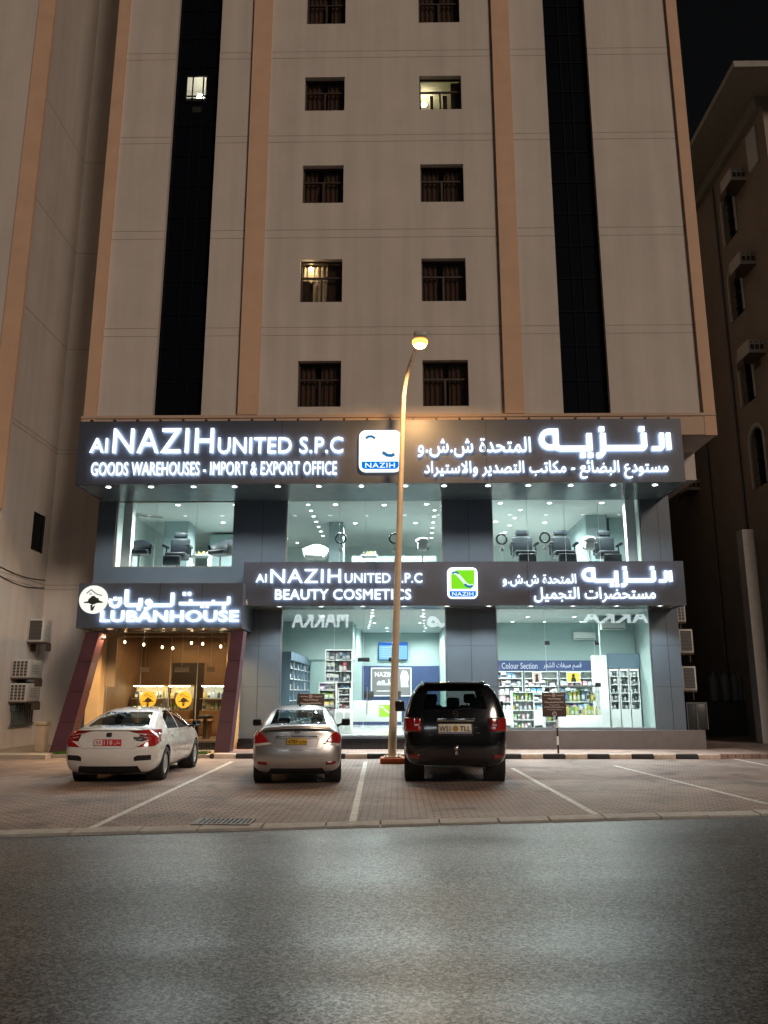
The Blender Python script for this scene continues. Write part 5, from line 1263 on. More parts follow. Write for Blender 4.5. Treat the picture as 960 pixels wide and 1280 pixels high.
# ---- black off-roader
def black_car(loc, rz):
    t = thing('parked_car', 'large black off-roader with square red lights and a chrome bar', 'car', loc, rz)
    B = lambda *a: list(a[:7])+[(0,a[7])]
    lo = [(.70,.40),(.92,.44),(.99,.66),(1.0,1.02)]
    st = [(0, B((.72,.38),(.90,.42),(.95,.66),(.96,1.02),(.945,1.30),(.83,1.67),(.66,1.86),1.88), [.12,.06,.0,.03,.07,.20,.22,.20]),
      (.30, B((.72,.37),(.94,.42),(.99,.66),(1.0,1.02),(.98,1.32),(.85,1.70),(.68,1.90),1.925), [0,0,0,0,0,.03,.06,.06]),
      (.95, B(*lo,(.985,1.33),(.855,1.71),(.68,1.915),1.945), None),
      (1.7, B(*lo,(.985,1.33),(.855,1.72),(.68,1.925),1.96), None),
      (2.5, B(*lo,(.985,1.32),(.83,1.71),(.61,1.90),1.945), None),
      (3.05, B(*lo,(.985,1.31),(.83,1.66),(.60,1.83),1.87), None),
      (3.75, B(*lo,(.985,1.24),(.87,1.31),(.5,1.35),1.36), None),
      (4.45, B((.70,.40),(.92,.44),(.98,.66),(.98,.98),(.92,1.14),(.78,1.21),(.45,1.25),1.26), None),
      (4.95, B((.68,.38),(.80,.42),(.86,.64),(.86,.88),(.80,1.03),(.68,1.10),(.4,1.13),1.14), None)]
    bm = shell(st, (2.0, 5.1, .34, 1.925), (.10,.10), [(i,4,.5) for i in range(0,7)]+[(i,6,.55) for i in range(0,5)]+[(i,5,.25) for i in range(0,5)])
    K = paint('black_paint', (.006,.0065,.008), 0, .16); ry = rear_y(bm)
    arches(bm, t, .87, (1.05, 4.12), .40, .27)
    for s in (1, -1):
        pc = [(.66,.985),(.985,.985),(.985,1.225),(.66,1.225)]
        l = take(bm, cut(bm, pc if s > 0 else mir(pc), 'r', lambda c, n: n.y < -.05 and c.y < .6), 'taillight', REDL, t, 0, .02)
        pc = [(.70,.48),(.90,.49),(.93,.56),(.70,.56)]
        take(bm, cut(bm, pc if s > 0 else mir(pc), 'r', REAR), 'reflector', REDD, t, 0, .006)
    take(bm, cut(bm, [(-.60,.34),(.60,.34),(.60,.42),(-.60,.42)], 'r', REAR), 'diffuser', TRIM, t, -.01)
    take(bm, cut(bm, [(-.61,1.40),(.61,1.40),(.585,1.55),(.52,1.735),(-.52,1.735),(-.585,1.55)], 'r', lambda c, n: n.y < -.12 and c.y < .9), 'rear_window', DARKGL, t, -.006)
    take(bm, cut(bm, [(-.70,1.38),(.70,1.38),(.58,1.76),(-.58,1.76)], 'r', lambda c, n: n.z > .2 and n.y > .1 and c.y > 2.7), 'windscreen', CARGL, t, -.004)
    gapped(bm, [(-.645,.76),(.645,.76),(.645,1.36),(-.645,1.36)], 'r', REAR, 'tailgate', K, t, .005)
    gapped(bm, [(-.99,.40),(.99,.40),(.99,.745),(-.99,.745)], 'r', lambda c, n: n.y < -.2 and c.y < .6, 'bumper', K, t, .006)
    for s in (1, -1):
        T = lambda c, n: n.x*s > .3
        take(bm, cut(bm, [(2.3,1.36),(3.35,1.34),(2.95,1.66),(2.3,1.72)], 's', T), 'side_window', SIDEGL, t, -.006); take(bm, cut(bm, [(1.35,1.37),(2.22,1.36),(2.22,1.72),(1.35,1.73)], 's', T), 'side_window', SIDEGL, t, -.006)
        take(bm, cut(bm, [(.48,1.39),(1.27,1.38),(1.27,1.73),(.62,1.70)], 's', T), 'side_window', SIDEGL, t, -.006)
    finish(bm, 'body', K, t)
    P('cabin_tub', MB().bbox(-.82,.82,.35,3.7,.5,1.27,.06), SEAT, t, False); P('underbody', MB().box(-.7,.7,.3,4.8,.36,.52), TRIM, t, False)
    seats(t, ((1.0, (-.47,0,.47), 1.53), (2.3, (-.42,.42), 1.60)), 1.4)
    wheels(t, .86, (1.05, 4.12), .40, .27, 6); mirror(t, .97, 3.3, 1.28, K, .22, .24)
    ch = MB(); ybar = ry(0,1.2); ch.bbox(-.36,.36,ybar-.035,ybar+.005,1.165,1.235,.016,seg=3); P('chrome_bar', ch, CHROME, t, False)
    y = ry(0,1.04)
    P('plate_frame', MB().box(-.36,.33,y-.014,y+.01,.915,.93).box(-.36,-.345,y-.014,y+.01,.93,1.135).box(.315,.33,y-.014,y+.01,.93,1.135), CHROME, t, False)
    pl = P('number_plate', on_rear(MB(), -.33,.30,.945,1.125, y-.004, .012), mat('plate_cream', (.74,.68,.54), .4), t, False)
    ink = mat('plate_black', (.02,.02,.02), .5)
    put_text('plate_letters', pl, 'WS1', -.31, -.10, .985, 1.085, y-.0185, ink); put_text('plate_letters', pl, 'TLL', .08, .28, .99, 1.085, y-.0185, ink)
    P('plate_crest', MB().disc((-.005,y-.0175,1.04),.055,'y',16), mat('plate_gold', (.40,.24,.05), .5), pl, False); P('plate_band', MB().box(-.32,.29,y-.0185,y-.0165,.952,.972), mat('plate_blue', (.08,.08,.25), .5), pl, False)
    y = ry(0,1.32); eb = MB(); stroke(eb, arc(0,1.315,.052,0,360,24), .014, y-.03, y-.005); stroke(eb, [(-.06,1.315),(.06,1.315)], .018, y-.032, y-.005); P('badge', eb, CHROME, t, False)
    for s, xx in ((1,.66),(-1,-.66)):
        fr = MB(); x0, x1 = (.64,.985) if s > 0 else (-.985,-.64); yy = ry(s*.75,1.1)
        for z in (1.235, 1.100, .975): 
            if z == 1.1: continue
            for k in range(5):
                a = .64+.33*k/5; b = .64+.33*(k+1)/5; ya, yb = ry(s*a,1.1), ry(s*b,1.1)
                fr.add([(s*a,ya-.022,z-.007),(s*b,yb-.022,z-.007),(s*b,yb-.022,z+.007),(s*a,ya-.022,z+.007)], [(0,1,2,3) if s > 0 else (3,2,1,0)])
        xx = .80; yv = ry(s*xx,1.1)
        fr.box(s*xx-.008, s*xx+.008, yv-.028, yv, .985, 1.225); fr.box(s*.64-.007, s*.64+.007, ry(s*.64,1.1)-.022, ry(s*.64,1.1), .975, 1.24)
        P('light_surround', fr, CHROME, t, False)
        P('reversing_light', MB().box(s*.73-.06, s*.73+.06, ry(s*.73,1.1)-.026, ry(s*.73,1.1), 1.09, 1.12), CLEARL, t, False)
    for x0, x1, z in ((-.52,-.30,.905),(.36,.42,1.05),(.36,.46,.95)):
        P('model_mark', MB().box(x0, x1, ry(x0,z)-.008, ry(x0,z), z, z+.022), CHROME, t, False)
    yb = ry(0,.60); tb = MB(); tb.bbox(-.03,.03,yb-.12,yb+.02,.565,.62,.01); tb.lathe([(.02,.62),(.02,.645),(.045,.665),(.05,.69),(.04,.725),(.001,.735)], (0,yb-.09,0), 'z', 16); P('tow_ball', tb, CHROME, t, False)
    for x in (-.78,.78): P('roof_rail', MB().tube([(x*.80,.75,1.865),(x*.80,.85,1.93),(x*.80,2.5,1.945),(x*.80,2.65,1.88)], .018, 8), CHROME, t, False)
    P('roof_spoiler', MB().bbox(-.60,.60,.02,.42,1.865,1.905,.018,seg=3), K, t, False)
    P('rear_wiper', MB().tube([(0,ry(0,1.37)-.02,1.385),(.30,ry(.3,1.42)-.02,1.42)], .009, 6), TRIM, t, False)
    return t
def place(fn, px, py_g, rear_track_y, rz):
    x, y = gr(px, py_g, .03); o = fn((x, y, .03), rz); return o
def ground_place(fn, px, py, yoff, rz, xoff=0):
    x, y = gr(px, py, .03)                        # contact of the rear tyres
    off = Vector((0, -yoff, 0)); off.rotate(Matrix.Rotation(rz, 3, 'Z')); return fn((x+off.x, y+off.y, .03), rz)
ground_place(white_car, 151, 974.5, 1.0, R(1.5))
ground_place(silver_car, 372, 977, .92, R(5.0))
ground_place(black_car, 568, 975, 1.05, R(-1.5))

# ------------------------------------------------------------------ things in the shops
def rcol(k): return ((.75,.74,.7),(.08,.09,.12),(.55,.12,.14),(.12,.28,.45),(.55,.58,.10),(.20,.42,.14),(.62,.36,.40),(.75,.55,.15),(.35,.2,.45),(.55,.6,.62))[k]
PM = [mat('product_%d' % k, rcol(k), .35) for k in range(10)]
def proto_box(k):
    m = MB(); m.bbox(-.5,.5,-.5,.5,0,1,.06); m.box(-.42,.42,-.505,-.501,.15,.55,1); return m.mesh('product_box', [PM[k], PM[0] if k else PM[1]])
def proto_bottle(k):
    m = MB(); m.lathe([(.001,0),(.46,.01),(.5,.05),(.5,.62),(.42,.74),(.18,.80),(.18,.84)], (0,0,0), 'z', 12); m.lathe([(.22,.84),(.22,.99),(.001,1.0)], (0,0,0), 'z', 12, 1); return m.mesh('product_bottle', [PM[k], PM[(k*3+1) % 10]])
PB = [proto_box(k) for k in range(10)]; PT = [proto_bottle(k) for k in range(10)]
rp = random.Random(11)
def product(x, y, z, w, h, kind, k, where):
    o = bpy.data.objects.new('product_bottle' if kind else 'product_box', (PT if kind else PB)[k]); COL.objects.link(o)
    o.location = (x, y, z); o.scale = (w, w*.9, h)
    nm = ('white','black','red','blue','lime yellow','green','pink','gold','purple','pale blue')[k]
    tag(o, ('%s %s %s' % (nm, 'bottle' if kind else 'box', where)), 'bottle' if kind else 'box', '%s %s %s' % (nm, 'bottles' if kind else 'boxes', where))
def fill(x0, x1, y, z, hmax, where, ks, pk=.5, wmin=.07, wmax=.13, gap=.03):
    x = x0
    while x < x1-wmin:
        w = rp.uniform(wmin, wmax)
        if x+w > x1: break
        h = hmax*rp.uniform(.6,.95); product(x+w/2, y, z, w, h, rp.random() < pk, rp.choice(ks), where); x += w+gap*rp.uniform(.4,2)
def shelf(name, label, x0, x1, y0, y1, z0, z1, n, m, back=True, base=.0, bm=None, dividers=0, cat='shelf'):
    t = thing(name, label, cat, ((x0+x1)/2, (y0+y1)/2, z0))
    P('side_panel', MB().box(x0,x0+.03,y0,y1,z0,z1), m, t); P('side_panel', MB().box(x1-.03,x1,y0,y1,z0,z1), m, t)
    if back: P('back_panel', MB().box(x0+.03,x1-.03,y1-.02,y1,z0,z1), m, t)
    zb = z0+base
    if base: P('base_cabinet', MB().box(x0+.03,x1-.03,y0-.02,y1-.021,z0+.08,zb), bm or m, t)
    zs = []
    for k in range(n):
        z = zb+(z1-zb)*k/n
        P('shelf_board', MB().box(x0+.031,x1-.031,y0,y1-.021,z+.001,z+.025), m, t); zs.append(z+.026)
    P('top_board', MB().box(x0+.031,x1-.031,y0,y1-.021,z1-.03,z1), m, t)
    for k in range(dividers):
        x = x0+(x1-x0)*(k+1)/(dividers+1); P('divider', MB().box(x-.02,x+.02,y0-.012,y1-.022,zb,z1-.031), bm or m, t)
    return zs, (z1-zb)/n
DSL = mat('dark_shelf_edge', (.05,.07,.12), .4)
# back wall run under the blue header (right hand room)
y1 = CY2-.02; x0, x1 = xw+.2, Xp(742, 870, CY2); n = 4
for k in range(n):
    a = x0+(x1-x0)*k/n; b = x0+(x1-x0)*(k+1)/n-.04
    zs, dz = shelf('wall_shelf', ('white bay of small packets under the blue header, %s from the left' % ('first','second','third','fourth')[k]), a, b, y1-.35, y1, FZ, hb0-.02, 5, WHITEF, True, .62, WHITEF)
    for i, z in enumerate(zs):
        if k >= 2 and i == 4: 
            continue
        fill(a+.05, b-.05, y1-.22, z, dz-.05, 'on the wall shelves under the blue header', (0,0,9,0,1,9,6,0,3), .3, .12, .24, .015)
    P('edge_strip', MB().box(a-.02, a+.01, y1-.38, y1-.352, FZ+.6, hb0-.02), DSL, bld)
for k, (f, c, lab) in enumerate(((.56,(.5,.34,.30),'small framed poster of a made-up face under the blue header'), (.80,(.62,.44,.05),'yellow framed poster under the right end of the blue header'))):
    a = x0+(x1-x0)*f; t = thing('framed_poster', lab, 'poster', (a, y1-.36, hb0-.40)); z0, z1 = hb0-.45, hb0-.06; w = (.34,.52)[k]
    P('frame', MB().box(a,a+w,y1-.385,y1-.36,z0,z0+.03).box(a,a+w,y1-.385,y1-.36,z1-.03,z1).box(a,a+.03,y1-.385,y1-.36,z0+.03,z1-.03).box(a+w-.03,a+w,y1-.385,y1-.36,z0+.03,z1-.03), WHITEF, t)
    pm = MB(); pm.box(a+.03,a+w-.03,y1-.37,y1-.362,z0+.03,z1-.03); pm.prism([(a+w*.3,z0+.03),(a+w*.7,z0+.03),(a+w*.62,z0+.2),(a+w*.38,z0+.2)], y1-.374, y1-.371, 1); pm.prism(arc(a+w*.5,z0+.26,.06,0,360,14)[:-1], y1-.374, y1-.371, 1)
    P('picture', pm, [mat('picture_%d' % k, c, .5), BLACK], t)
# lit shelves on the angled bay at the right
n = 3
for k in range(n):
    a = rs0+.05+(rs1-rs0-.06)*k/n; b = rs0+.05+(rs1-rs0-.06)*(k+1)/n-.03
    zs, dz = shelf('lit_shelf', 'bright white shelf of bottles, %s from the white column at the right' % ('first','second','third')[k], a, b, RS_Y+.02, RS_Y+.36, FZ, Zp(780,836,RS_Y), 5, WHITEF, True, .70, WHITEF)
    for i, z in enumerate(zs): fill(a+.05, b-.05, RS_Y+.16, z, dz-.06, 'on the bright shelves right of the white column', (0,0,9,0,1,9), .8, .06, .10, .03)
    P('shelf_lamp', MB().box(a+.05, b-.05, RS_Y+.03, RS_Y+.06, Zp(780,836,RS_Y)-.05, Zp(780,836,RS_Y)-.035), glow('shelf_light', (.85,.97,1), 6), bld)
# glass counter with yellow-green goods
gyc = 26.6; a, b = Xp(701, 880, gyc), Xp(751, 880, gyc)
t = thing('display_counter', 'glass topped counter with yellow green goods beside the right notice sign', 'counter', ((a+b)/2, gyc, FZ))
P('base_cabinet', MB().bbox(a, b, gyc, gyc+.6, FZ, FZ+.55, .01), WHITEF, t); P('glass_case', MB().box(a+.02,b-.02,gyc+.01,gyc+.02,FZ+.551,FZ+1.45).box(a+.02,b-.02,gyc+.58,gyc+.59,FZ+.551,FZ+1.45).box(a+.01,a+.02,gyc+.02,gyc+.58,FZ+.551,FZ+1.45).box(b-.02,b-.01,gyc+.02,gyc+.58,FZ+.551,FZ+1.45), SGLASS, t)
P('top_frame', MB().box(a, b, gyc, gyc+.6, FZ+1.451, FZ+1.50), STEEL, t); P('glass_shelf', MB().box(a+.03,b-.03,gyc+.05,gyc+.55,FZ+1.0,FZ+1.012), SGLASS, t)
for z, h in ((FZ+.56,.38),(FZ+1.013,.38)):
    for yy in (.16,.38): fill(a+.06, b-.06, gyc+yy, z, h, 'inside the glass topped counter', (4,5,4,0,3,7), .7, .07, .12)
# low white rack and tester stands near the sign
for k, (pa, pb, yy, lab) in enumerate(((640,668,29.0,'low white rack of packets at the left of the right hand window'), (706-26,700,27.4,'narrow white rack half hidden by the right notice sign'))):
    a, b = Xp(pa,880,yy), Xp(pb,880,yy); zs, dz = shelf('floor_rack', lab, a, b, yy, yy+.4, FZ, FZ+1.3, 4, WHITEF)
    for z in zs: fill(a+.05, b-.05, yy+.15, z, dz-.05, 'on the low white racks', (0,5,4,9,6), .5)
# left hand shop: wall run along the left wall
y0 = 25.6; n = 6
for k in range(n):
    ya = y0+k*1.0; x0 = IX0+.01 if False else G2[0]-.28
    a, b = x0, x0+.42
    t = thing('wall_shelf', 'slate framed shelf on the left wall of the shop, %s from the street' % ('first','second','third','fourth','fifth','sixth')[k], 'shelf', (x0, ya, FZ))
    P('frame', MB().box(a,b,ya,ya+.03,FZ,2.75).box(a,b,ya+.93,ya+.96,FZ,2.75), mat('slate_frame', (.12,.17,.22), .4), t); P('back_panel', MB().box(a,a+.02,ya+.031,ya+.929,FZ,2.75), WHITEF, t)
    P('header', MB().box(a,b+.02,ya,ya+.96,2.751,3.0), mat('slate_band', (.10,.15,.2), .5), t)
    for q in range(6):
        z = FZ+.35+q*.34; P('shelf_board', MB().box(a+.021,b-.02,ya+.031,ya+.929,z-.02,z), WHITEF, t)
        if k < 5:
            yy = ya+.1
            while yy < ya+.85:
                w = rp.uniform(.07,.12); product(b-.12, yy, z+.001, w, rp.uniform(.15,.27), rp.random() < .7, rp.choice((0,9,1,9,3,0)), 'on the slate shelves along the left wall'); yy += w+rp.uniform(.06,.16)
# tall gondola and front packs
gy = 28.4; a, b = Xp(406,850,gy), Xp(440,850,gy)
zs, dz = shelf('gondola', 'tall white display stand crowded with boxes left of the glass door', a, b, gy, gy+.5, FZ, Zp(420,812,gy), 7, WHITEF, True, .1)
for i, z in enumerate(zs): fill(a+.04, b-.04, gy+.14, z, dz-.05, 'on the tall white stand', (1,0,0,9,3,1,0,2), .3, .09, .16, .01)
gy = 26.9; a, b = Xp(398,880,gy), Xp(420,880,gy)
zs, dz = shelf('pack_rack', 'white rack of green and yellow packs behind the silver car', a, b, gy, gy+.4, FZ, Zp(410,853,gy), 5, WHITEF, True, .3)
for i, z in enumerate(zs): fill(a+.03, b-.03, gy+.12, z, dz-.04, 'on the white pack rack', ((5,4,8),(6,6,0),(4,4,7),(5,5,4),(8,5,0))[i % 5], .1, .13, .18, .01)
gy = 26.4; a, b = Xp(422,880,gy), Xp(438,880,gy)
zs, dz = shelf('pack_rack', 'narrow white rack of dark packs right of the green and yellow packs', a, b, gy, gy+.4, FZ+.75, Zp(410,860,gy), 3, WHITEF, True, .0)
for i, z in enumerate(zs): fill(a+.03, b-.03, gy+.12, z, dz-.04, 'on the narrow white rack', (1,0,2,1), .3, .08, .12, .01)
t = thing('floor_cabinet', 'white cabinet with two rounded grey panels below the dark packs', 'cabinet', ((a+b)/2, gy-.05, FZ))
P('body', MB().bbox(a-.1,b+.06,gy-.05,gy+.45,FZ,FZ+.745,.01), WHITEF, t)
P('panel', MB().prism(rrect(a-.04,(a+b)/2-.03,FZ+.12,FZ+.66,.05), gy-.062, gy-.051), mat('cabinet_panel', (.50,.54,.52), .4), t); P('panel', MB().prism(rrect((a+b)/2+.03,b,FZ+.12,FZ+.66,.05), gy-.062, gy-.051), mat('cabinet_panel', (.50,.54,.52), .4), t)
# till counter, screen, brand board
cyy = 33.2; a, b = Xp(441,890,cyy), Xp(502,890,cyy); zt_ = Zp(470,876,cyy)
t = thing('till_counter', 'white till counter with a green square in front of the blue wall', 'counter', ((a+b)/2, cyy, FZ))
P('front', MB().bbox(a,b,cyy,cyy+.7,FZ+.12,zt_,.01), WHITEF, t); P('kick_strip', MB().box(a+.02,b-.02,cyy+.04,cyy+.6,FZ,FZ+.119), NAVY, t)
la, lb_ = Xp(474,888,cyy), Xp(490,888,cyy); lz0_, lz1_ = Zp(480,896,cyy), Zp(480,881,cyy)
lg = P('green_square', MB().box(la,lb_,cyy-.012,cyy-.002,lz0_,lz1_), mat('square_green', (.30,.62,.03), .4), t)
sw = MB(); stroke(sw, [(la+(lb_-la)*f, lz0_+(lz1_-lz0_)*g) for f, g in ((.08,.8),(.25,.85),(.5,.55),(.75,.35),(.95,.4))], .05, cyy-.016, cyy-.013); P('swoosh', sw, WHITEP, lg)
for px, lab in ((461,'dark till screen on the left of the white counter'),(495,'dark till screen by the lamp post on the white counter')):
    x = Xp(px,870,cyy); t = thing('till_screen', lab, 'screen', (x, cyy+.3, zt_)); P('stand', MB().tube([(x,cyy+.35,zt_),(x,cyy+.35,zt_+.15)], .03, 8).box(x-.12,x+.12,cyy+.25,cyy+.45,zt_,zt_+.015), BLACK, t); P('screen', MB().bbox(x-.20,x+.20,cyy+.28,cyy+.33,zt_+.10,zt_+.38,.01), BLACK, t)
a, b = Xp(465,850,BY-.1), Xp(513,850,BY-.1); z0, z1 = Zp(490,869,BY-.1), Zp(490,836,BY-.1)
t = thing('brand_board', 'grey framed board with white lettering on the blue wall behind the till', 'board', ((a+b)/2, BY-.1, z0))
P('board', MB().box(a,b,BY-.10,BY-.065,z0,z1), mat('board_grey', (.17,.16,.165), .5), t); P('frame', MB().box(a-.05,b+.05,BY-.12,BY-.065,z1,z1+.05).box(a-.05,a,BY-.12,BY-.065,z0,z1).box(b,b+.05,BY-.12,BY-.065,z0,z1).box(a-.05,b+.05,BY-.12,BY-.065,z0-.05,z0), WHITEF, t)
sign_text('lettering', t, 'NAZIH', (468.5,840,491,846), BY-.105, WHITEP, .03, .01)
mb = MB(); rr2 = random.Random(3)
for k in range(9):
    xx = a+.22+.06*k*1.2; h = rr2.uniform(.10,.30); mb.bbox(xx, xx+.05, BY-.112, BY-.101, z0+.42, z0+.42+h, .004)
mb.bbox(a+.2, a+.95, BY-.113, BY-.101, z0+.16, z0+.20, .004); P('white_bottles', mb, WHITEP, t)
P('white_figure', MB().prism([(b-.42,z0+.35),(b-.08,z0+.35),(b-.12,z0+.55),(b-.06,z0+.78),(b-.16,z1-.10),(b-.36,z1-.08),(b-.44,z1-.3)], BY-.112, BY-.101), WHITEP, t)
a, b = Xp(474,810,BY-.15), Xp(509,810,BY-.15); z0, z1 = Zp(490,824,BY-.15), Zp(490,803.5,BY-.15)
t = thing('wall_screen', 'bright blue screen high on the back wall behind the lamp post', 'television', ((a+b)/2, BY-.15, z0))
P('bezel', MB().bbox(a-.03,b+.03,BY-.15,BY-.02,z0-.03,z1+.03,.01), mat('bezel_blue', (.02,.08,.25), .4), t)
P('display', MB().box(a,b,BY-.154,BY-.151,z0,z0+(z1-z0)*.83), glow('screen_light', (.30,.68,1.0), 1.25), t); P('title_bar', MB().box(a,b,BY-.154,BY-.151,z0+(z1-z0)*.835,z1), glow('screen_bar', (.05,.22,.85), 1.0), t)
mb = MB()
for k in range(5): mb.box(a+.1, a+.1+(.5,.35,.6,.3,.45)[k]*(b-a), BY-.157, BY-.155, z0+.10+k*.1, z0+.125+k*.1)
P('display_rows', mb, glow('screen_row', (.65,.88,1), 1.2), t)
# indoor split units
def split_ac(px, py, Y, w, label, rz=0):
    x, z = at(px, py, Y); t = thing('air_conditioner', label, 'air conditioner', (x,Y,z), rz, 'indoor air conditioners')
    P('casing', MB().bbox(-w/2,w/2,-.12,.12,-.15,.15,.05,seg=3), WHITEP, t, False); P('outlet', MB().box(-w/2+.06,w/2-.06,-.125,-.10,-.13,-.09), mat('outlet_grey', (.25,.27,.27), .5), t, False)
split_ac(730,795,CY2-.13,.85,'white indoor unit on the teal wall right of the middle of the right window'); split_ac(766,782,RS_Y+.25,.85,'white indoor unit on the teal wall above the bright shelves'); split_ac(188,643,27.2,.9,'white indoor unit high in the left upstairs window', R(35))
# ---- salon
LEATH = mat('grey_leather', (.008,.012,.016), .5, var=.1, spec=.2); WLEATH = mat('white_leather', (.7,.75,.73), .4)
def tub_chair(loc, rz, label, m=LEATH, grp=None):
    t = thing('salon_chair', label, 'chair', loc, rz, grp); z = .60; t.scale = (1.15, 1.15, 1.1)
    P('seat', MB().bbox(-.27,.27,-.26,.26,z-.10,z+.04,.05,seg=3), m, t, False)
    k = MB(); n = 18
    for i in range(n+1):
        pass
    vs = []; fs = []
    for i in range(n+1):
        a = R(-20+220*i/n); h = .20+.20*max(0, math.sin(a))**1.5
        for r, zz in ((.30,z-.06),(.36,z+h),(.30,z+h+.015),(.25,z)): vs.append((r*math.cos(a)*1.08, r*math.sin(a), zz))
    for i in range(n):
        for j in range(4): fs.append((i*4+j, i*4+(j+1)%4, (i+1)*4+(j+1)%4, (i+1)*4+j))
    k.add(vs, fs, 0, True); k.add(vs[:4], [(0,1,2,3)]); k.add(vs[-4:], [(3,2,1,0)]); P('backrest', k, m, t, False)
    P('pedestal', MB().tube([(0,0,.03),(0,0,z-.10)], .03, 10).lathe([(.001,.04),(.25,.02),(.26,0)], (0,0,0), 'z', 20), CHROME, t, False); return t
def barber_chair(loc, rz, label, grp):
    t = thing('barber_chair', label, 'chair', loc, rz, grp); z = .62; t.scale = (1.12, 1.12, 1.08)
    P('seat', MB().bbox(-.30,.30,-.32,.28,z-.14,z+.04,.05,seg=3), LEATH, t, False)
    P('backrest', MB().bbox(-.29,.29,.20,.34,z+.02,z+.56,.06,seg=3), LEATH, t, False); P('headrest', MB().bbox(-.20,.20,.22,.33,z+.58,z+.76,.05,seg=3), LEATH, t, False)
    for s in (-1,1): P('armrest', MB().bbox(s*.36-.05, s*.36+.05, -.26,.26,z+.22,z+.30,.03,seg=3).tube([(s*.36,.1,z-.05),(s*.36,.1,z+.22)], .025, 8), LEATH, t, False)
    P('footrest', MB().bbox(-.25,.25,-.62,-.50,.20,.50,.03,seg=2).tube([(0,-.30,z-.1),(0,-.52,.35)], .03, 8), LEATH, t, False)
    P('pedestal', MB().tube([(0,0,.03),(0,0,z-.14)], .07, 12).lathe([(.001,.06),(.34,.03),(.35,0)], (0,0,0), 'z', 24), CHROME, t, False); return t
def magnifier(px, Y, pz_, label):
    x, z = at(px, pz_, Y); t = thing('magnifier_lamp', label, 'lamp', (x, Y, UF), 0, 'ring lamps upstairs')
    r = .16; n = 24; vs = []
    P('ring', MB().tube([(x+r*math.cos(2*math.pi*k/n), Y, z+r*math.sin(2*math.pi*k/n)) for k in range(n+1)], .035, 8), mat('ring_dark', (.015,.018,.02), .4), t)
    P('lens', MB().disc((x,Y,z), r-.03, 'y', 24), SGLASS, t)
    P('stand', MB().tube([(x,Y,z-r),(x+.02,Y+.02,z-.42),(x,Y+.05,UF+.05)], .014, 8).bbox(x-.06,x+.06,Y-.03,Y+.06,z-.42,z-.28,.02).lathe([(.001,.05),(.22,.02),(.22,0)], (x,Y+.05,UF), 'z', 18), STEEL, t)
def salon_at(px, Y): return (Xp(px, 690, Y), Y, UF+.25)
# low plinth the salon chairs stand on
P('platform', MB().box(W1[0]-.2, IX1-.2, SY+.5, 27.4, UF+.002, UF+.248), WHITEF, bld)
tub_chair(salon_at(174,25.3), R(10), 'grey tub chair on a thin pole at the left of the upper left window')
tub_chair(salon_at(276,25.4), R(-25), 'grey tub chair at the right edge of the upper left window')
barber_chair(salon_at(222,26.0), R(0), 'grey reclining chair facing out in the middle of the upper left window', None)
tub_chair(salon_at(394,26.2), R(0), 'white tub chair at the left of the upper middle window', WLEATH)
G = None
barber_chair(salon_at(655,25.8), R(0), 'black barber chair right of the left ring lamp in the upper right window', G)
barber_chair(salon_at(704,25.8), R(0), 'black barber chair in the middle of the upper right window', G)
barber_chair(salon_at(759,25.9), R(0), 'black barber chair before the grey column in the upper right window', G)
magnifier(426,25.3,673,'ring lamp on a stand left in the upper middle window'); magnifier(493,25.3,673,'ring lamp right beside the street lamp pole in the upper middle window')
magnifier(627,25.2,674,'ring lamp at the left edge of the upper right window'); magnifier(681,25.2,672,'ring lamp between the first two barber chairs')
def trolley(px, Y, label):
    x = Xp(px,690,Y); t = thing('salon_trolley', label, 'trolley', (x,Y,UF+.25)); z = UF+.25
    P('post', MB().tube([(x,Y,z),(x,Y,z+.9)], .03, 8).lathe([(.001,.05),(.25,.03),(.26,0)], (x,Y,z), 'z', 16), WHITEP, t)
    P('head', MB().bbox(x-.16,x+.16,Y-.12,Y+.12,z+.68,z+.95,.05,seg=3).lathe([(.20,.97),(.22,1.03),(.15,1.1),(.001,1.12)], (x,Y,z), 'z', 18), WHITEP, t); P('dial', MB().disc((x-.2,Y,z+.74),.05,'x',12).disc((x+.2,Y,z+.74),.05,'x',12).tube([(x-.2,Y,z+.74),(x+.2,Y,z+.74)], .03, 8), BLACK, t)
trolley(528,25.4,'white steamer stand with a round top at the right of the upper middle window'); trolley(737,25.3,'white jointed stand between two barber chairs in the upper right window')
def desk(px0, px1, Y, label):
    a, b = Xp(px0,690,Y), Xp(px1,690,Y); t = thing('salon_desk', label, 'desk', ((a+b)/2,Y,UF+.25)); z = UF+.25
    P('top', MB().bbox(a,b,Y,Y+.5,z+.70,z+.74,.01), WHITEF, t)
    for x in (a+.04,b-.04): P('leg', MB().box(x-.025,x+.025,Y+.05,Y+.45,z,z+.699), WHITEF, t)
    for k in range(4): P('jar', MB().lathe([(.001,0),(.04,0),(.045,.08),(.03,.12),(.001,.13)], (a+.1+k*(b-a-.2)/3, Y+.2, z+.741), 'z', 12), PM[(k*3+1) % 10], t)
desk(238,262,26.3,'white desk with small jars beside the grey chairs upstairs'); desk(451,472,26.4,'white desk with small jars in the upper middle window')
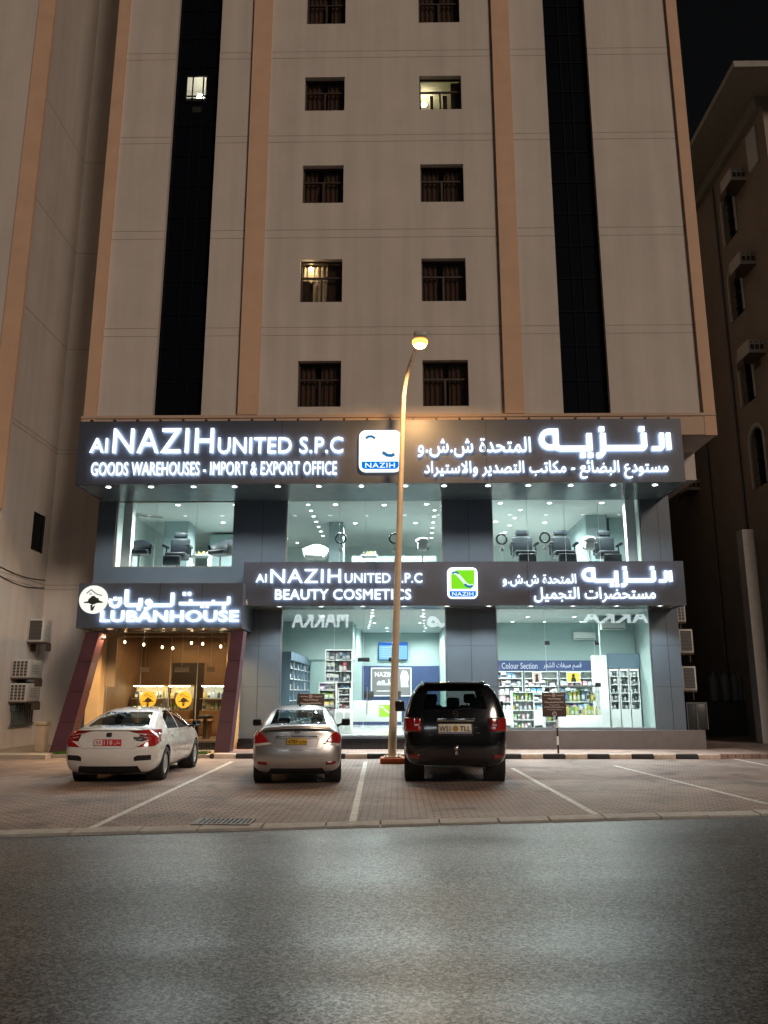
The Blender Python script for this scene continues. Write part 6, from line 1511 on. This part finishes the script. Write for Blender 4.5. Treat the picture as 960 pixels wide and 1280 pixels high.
# ---- brown shop
for k, (f0, f1, lab) in enumerate(((.04,.30,'lit low display shelf at the left in the brown shop'), (.33,.52,'lit display shelf left of the right round sticker'), (.60,.95,'wide lit display shelf by the right leaning pillar'))):
    yy = 27.2; a = LI0+(LI1-LI0)*f0; b = LI0+(LI1-LI0)*f1
    t = thing('lit_cabinet', lab, 'cabinet', ((a+b)/2, yy, .33)); zc0, zc1 = 1.15, 1.95
    P('base', MB().bbox(a,b,yy,yy+.5,.33,zc0,.01), WOOD, t); P('back_panel', MB().box(a,b,yy+.46,yy+.49,zc0,zc1), mat('cabinet_cream', (.7,.62,.45), .6), t)
    P('shelf_board', MB().box(a,b,yy,yy+.459,1.52,1.54), WHITEF, t); P('top', MB().box(a,b,yy,yy+.49,zc1,zc1+.05), WOOD, t)
    P('light_strip', MB().box(a+.04,b-.04,yy+.02,yy+.05,zc1-.02,zc1-.002), glow('cabinet_light', (1,.86,.5), 60) if k < 2 else glow('cabinet_light_cool', (.8,.95,.9), 45), t)
    fill(a+.05,b-.05,yy+.2,zc0+.002,.30,'in the lit cabinets of the brown shop',(0,7,4,0,9,5),.5,.08,.15); fill(a+.05,b-.05,yy+.2,1.542,.30,'in the lit cabinets of the brown shop',(0,7,0,1,9),.6,.08,.15)
x = LI0+(LI1-LI0)*.74
t = thing('stool', 'small dark stool in front of the lit cabinet in the brown shop', 'stool', (x,25.6,.33)); P('seat', MB().bbox(x-.2,x+.2,25.4,25.8,.95,1.05,.03), BLACK, t); P('stem', MB().tube([(x,25.6,.35),(x,25.6,.95)], .05, 10).lathe([(.001,.03),(.18,.02),(.19,0)], (x,25.6,.33), 'z', 16), BLACK, t)
x = LI0+(LI1-LI0)*.62
t = thing('low_table', 'low warm wood table inside the brown shop', 'table', (x,26.3,.33)); P('top', MB().bbox(x-.55,x+.55,26.0,26.6,.80,.88,.01), WOOD, t); P('leg', MB().box(x-.5,x-.42,26.05,26.55,.33,.799), WOOD, t); P('leg', MB().box(x+.42,x+.5,26.05,26.55,.33,.799), WOOD, t)
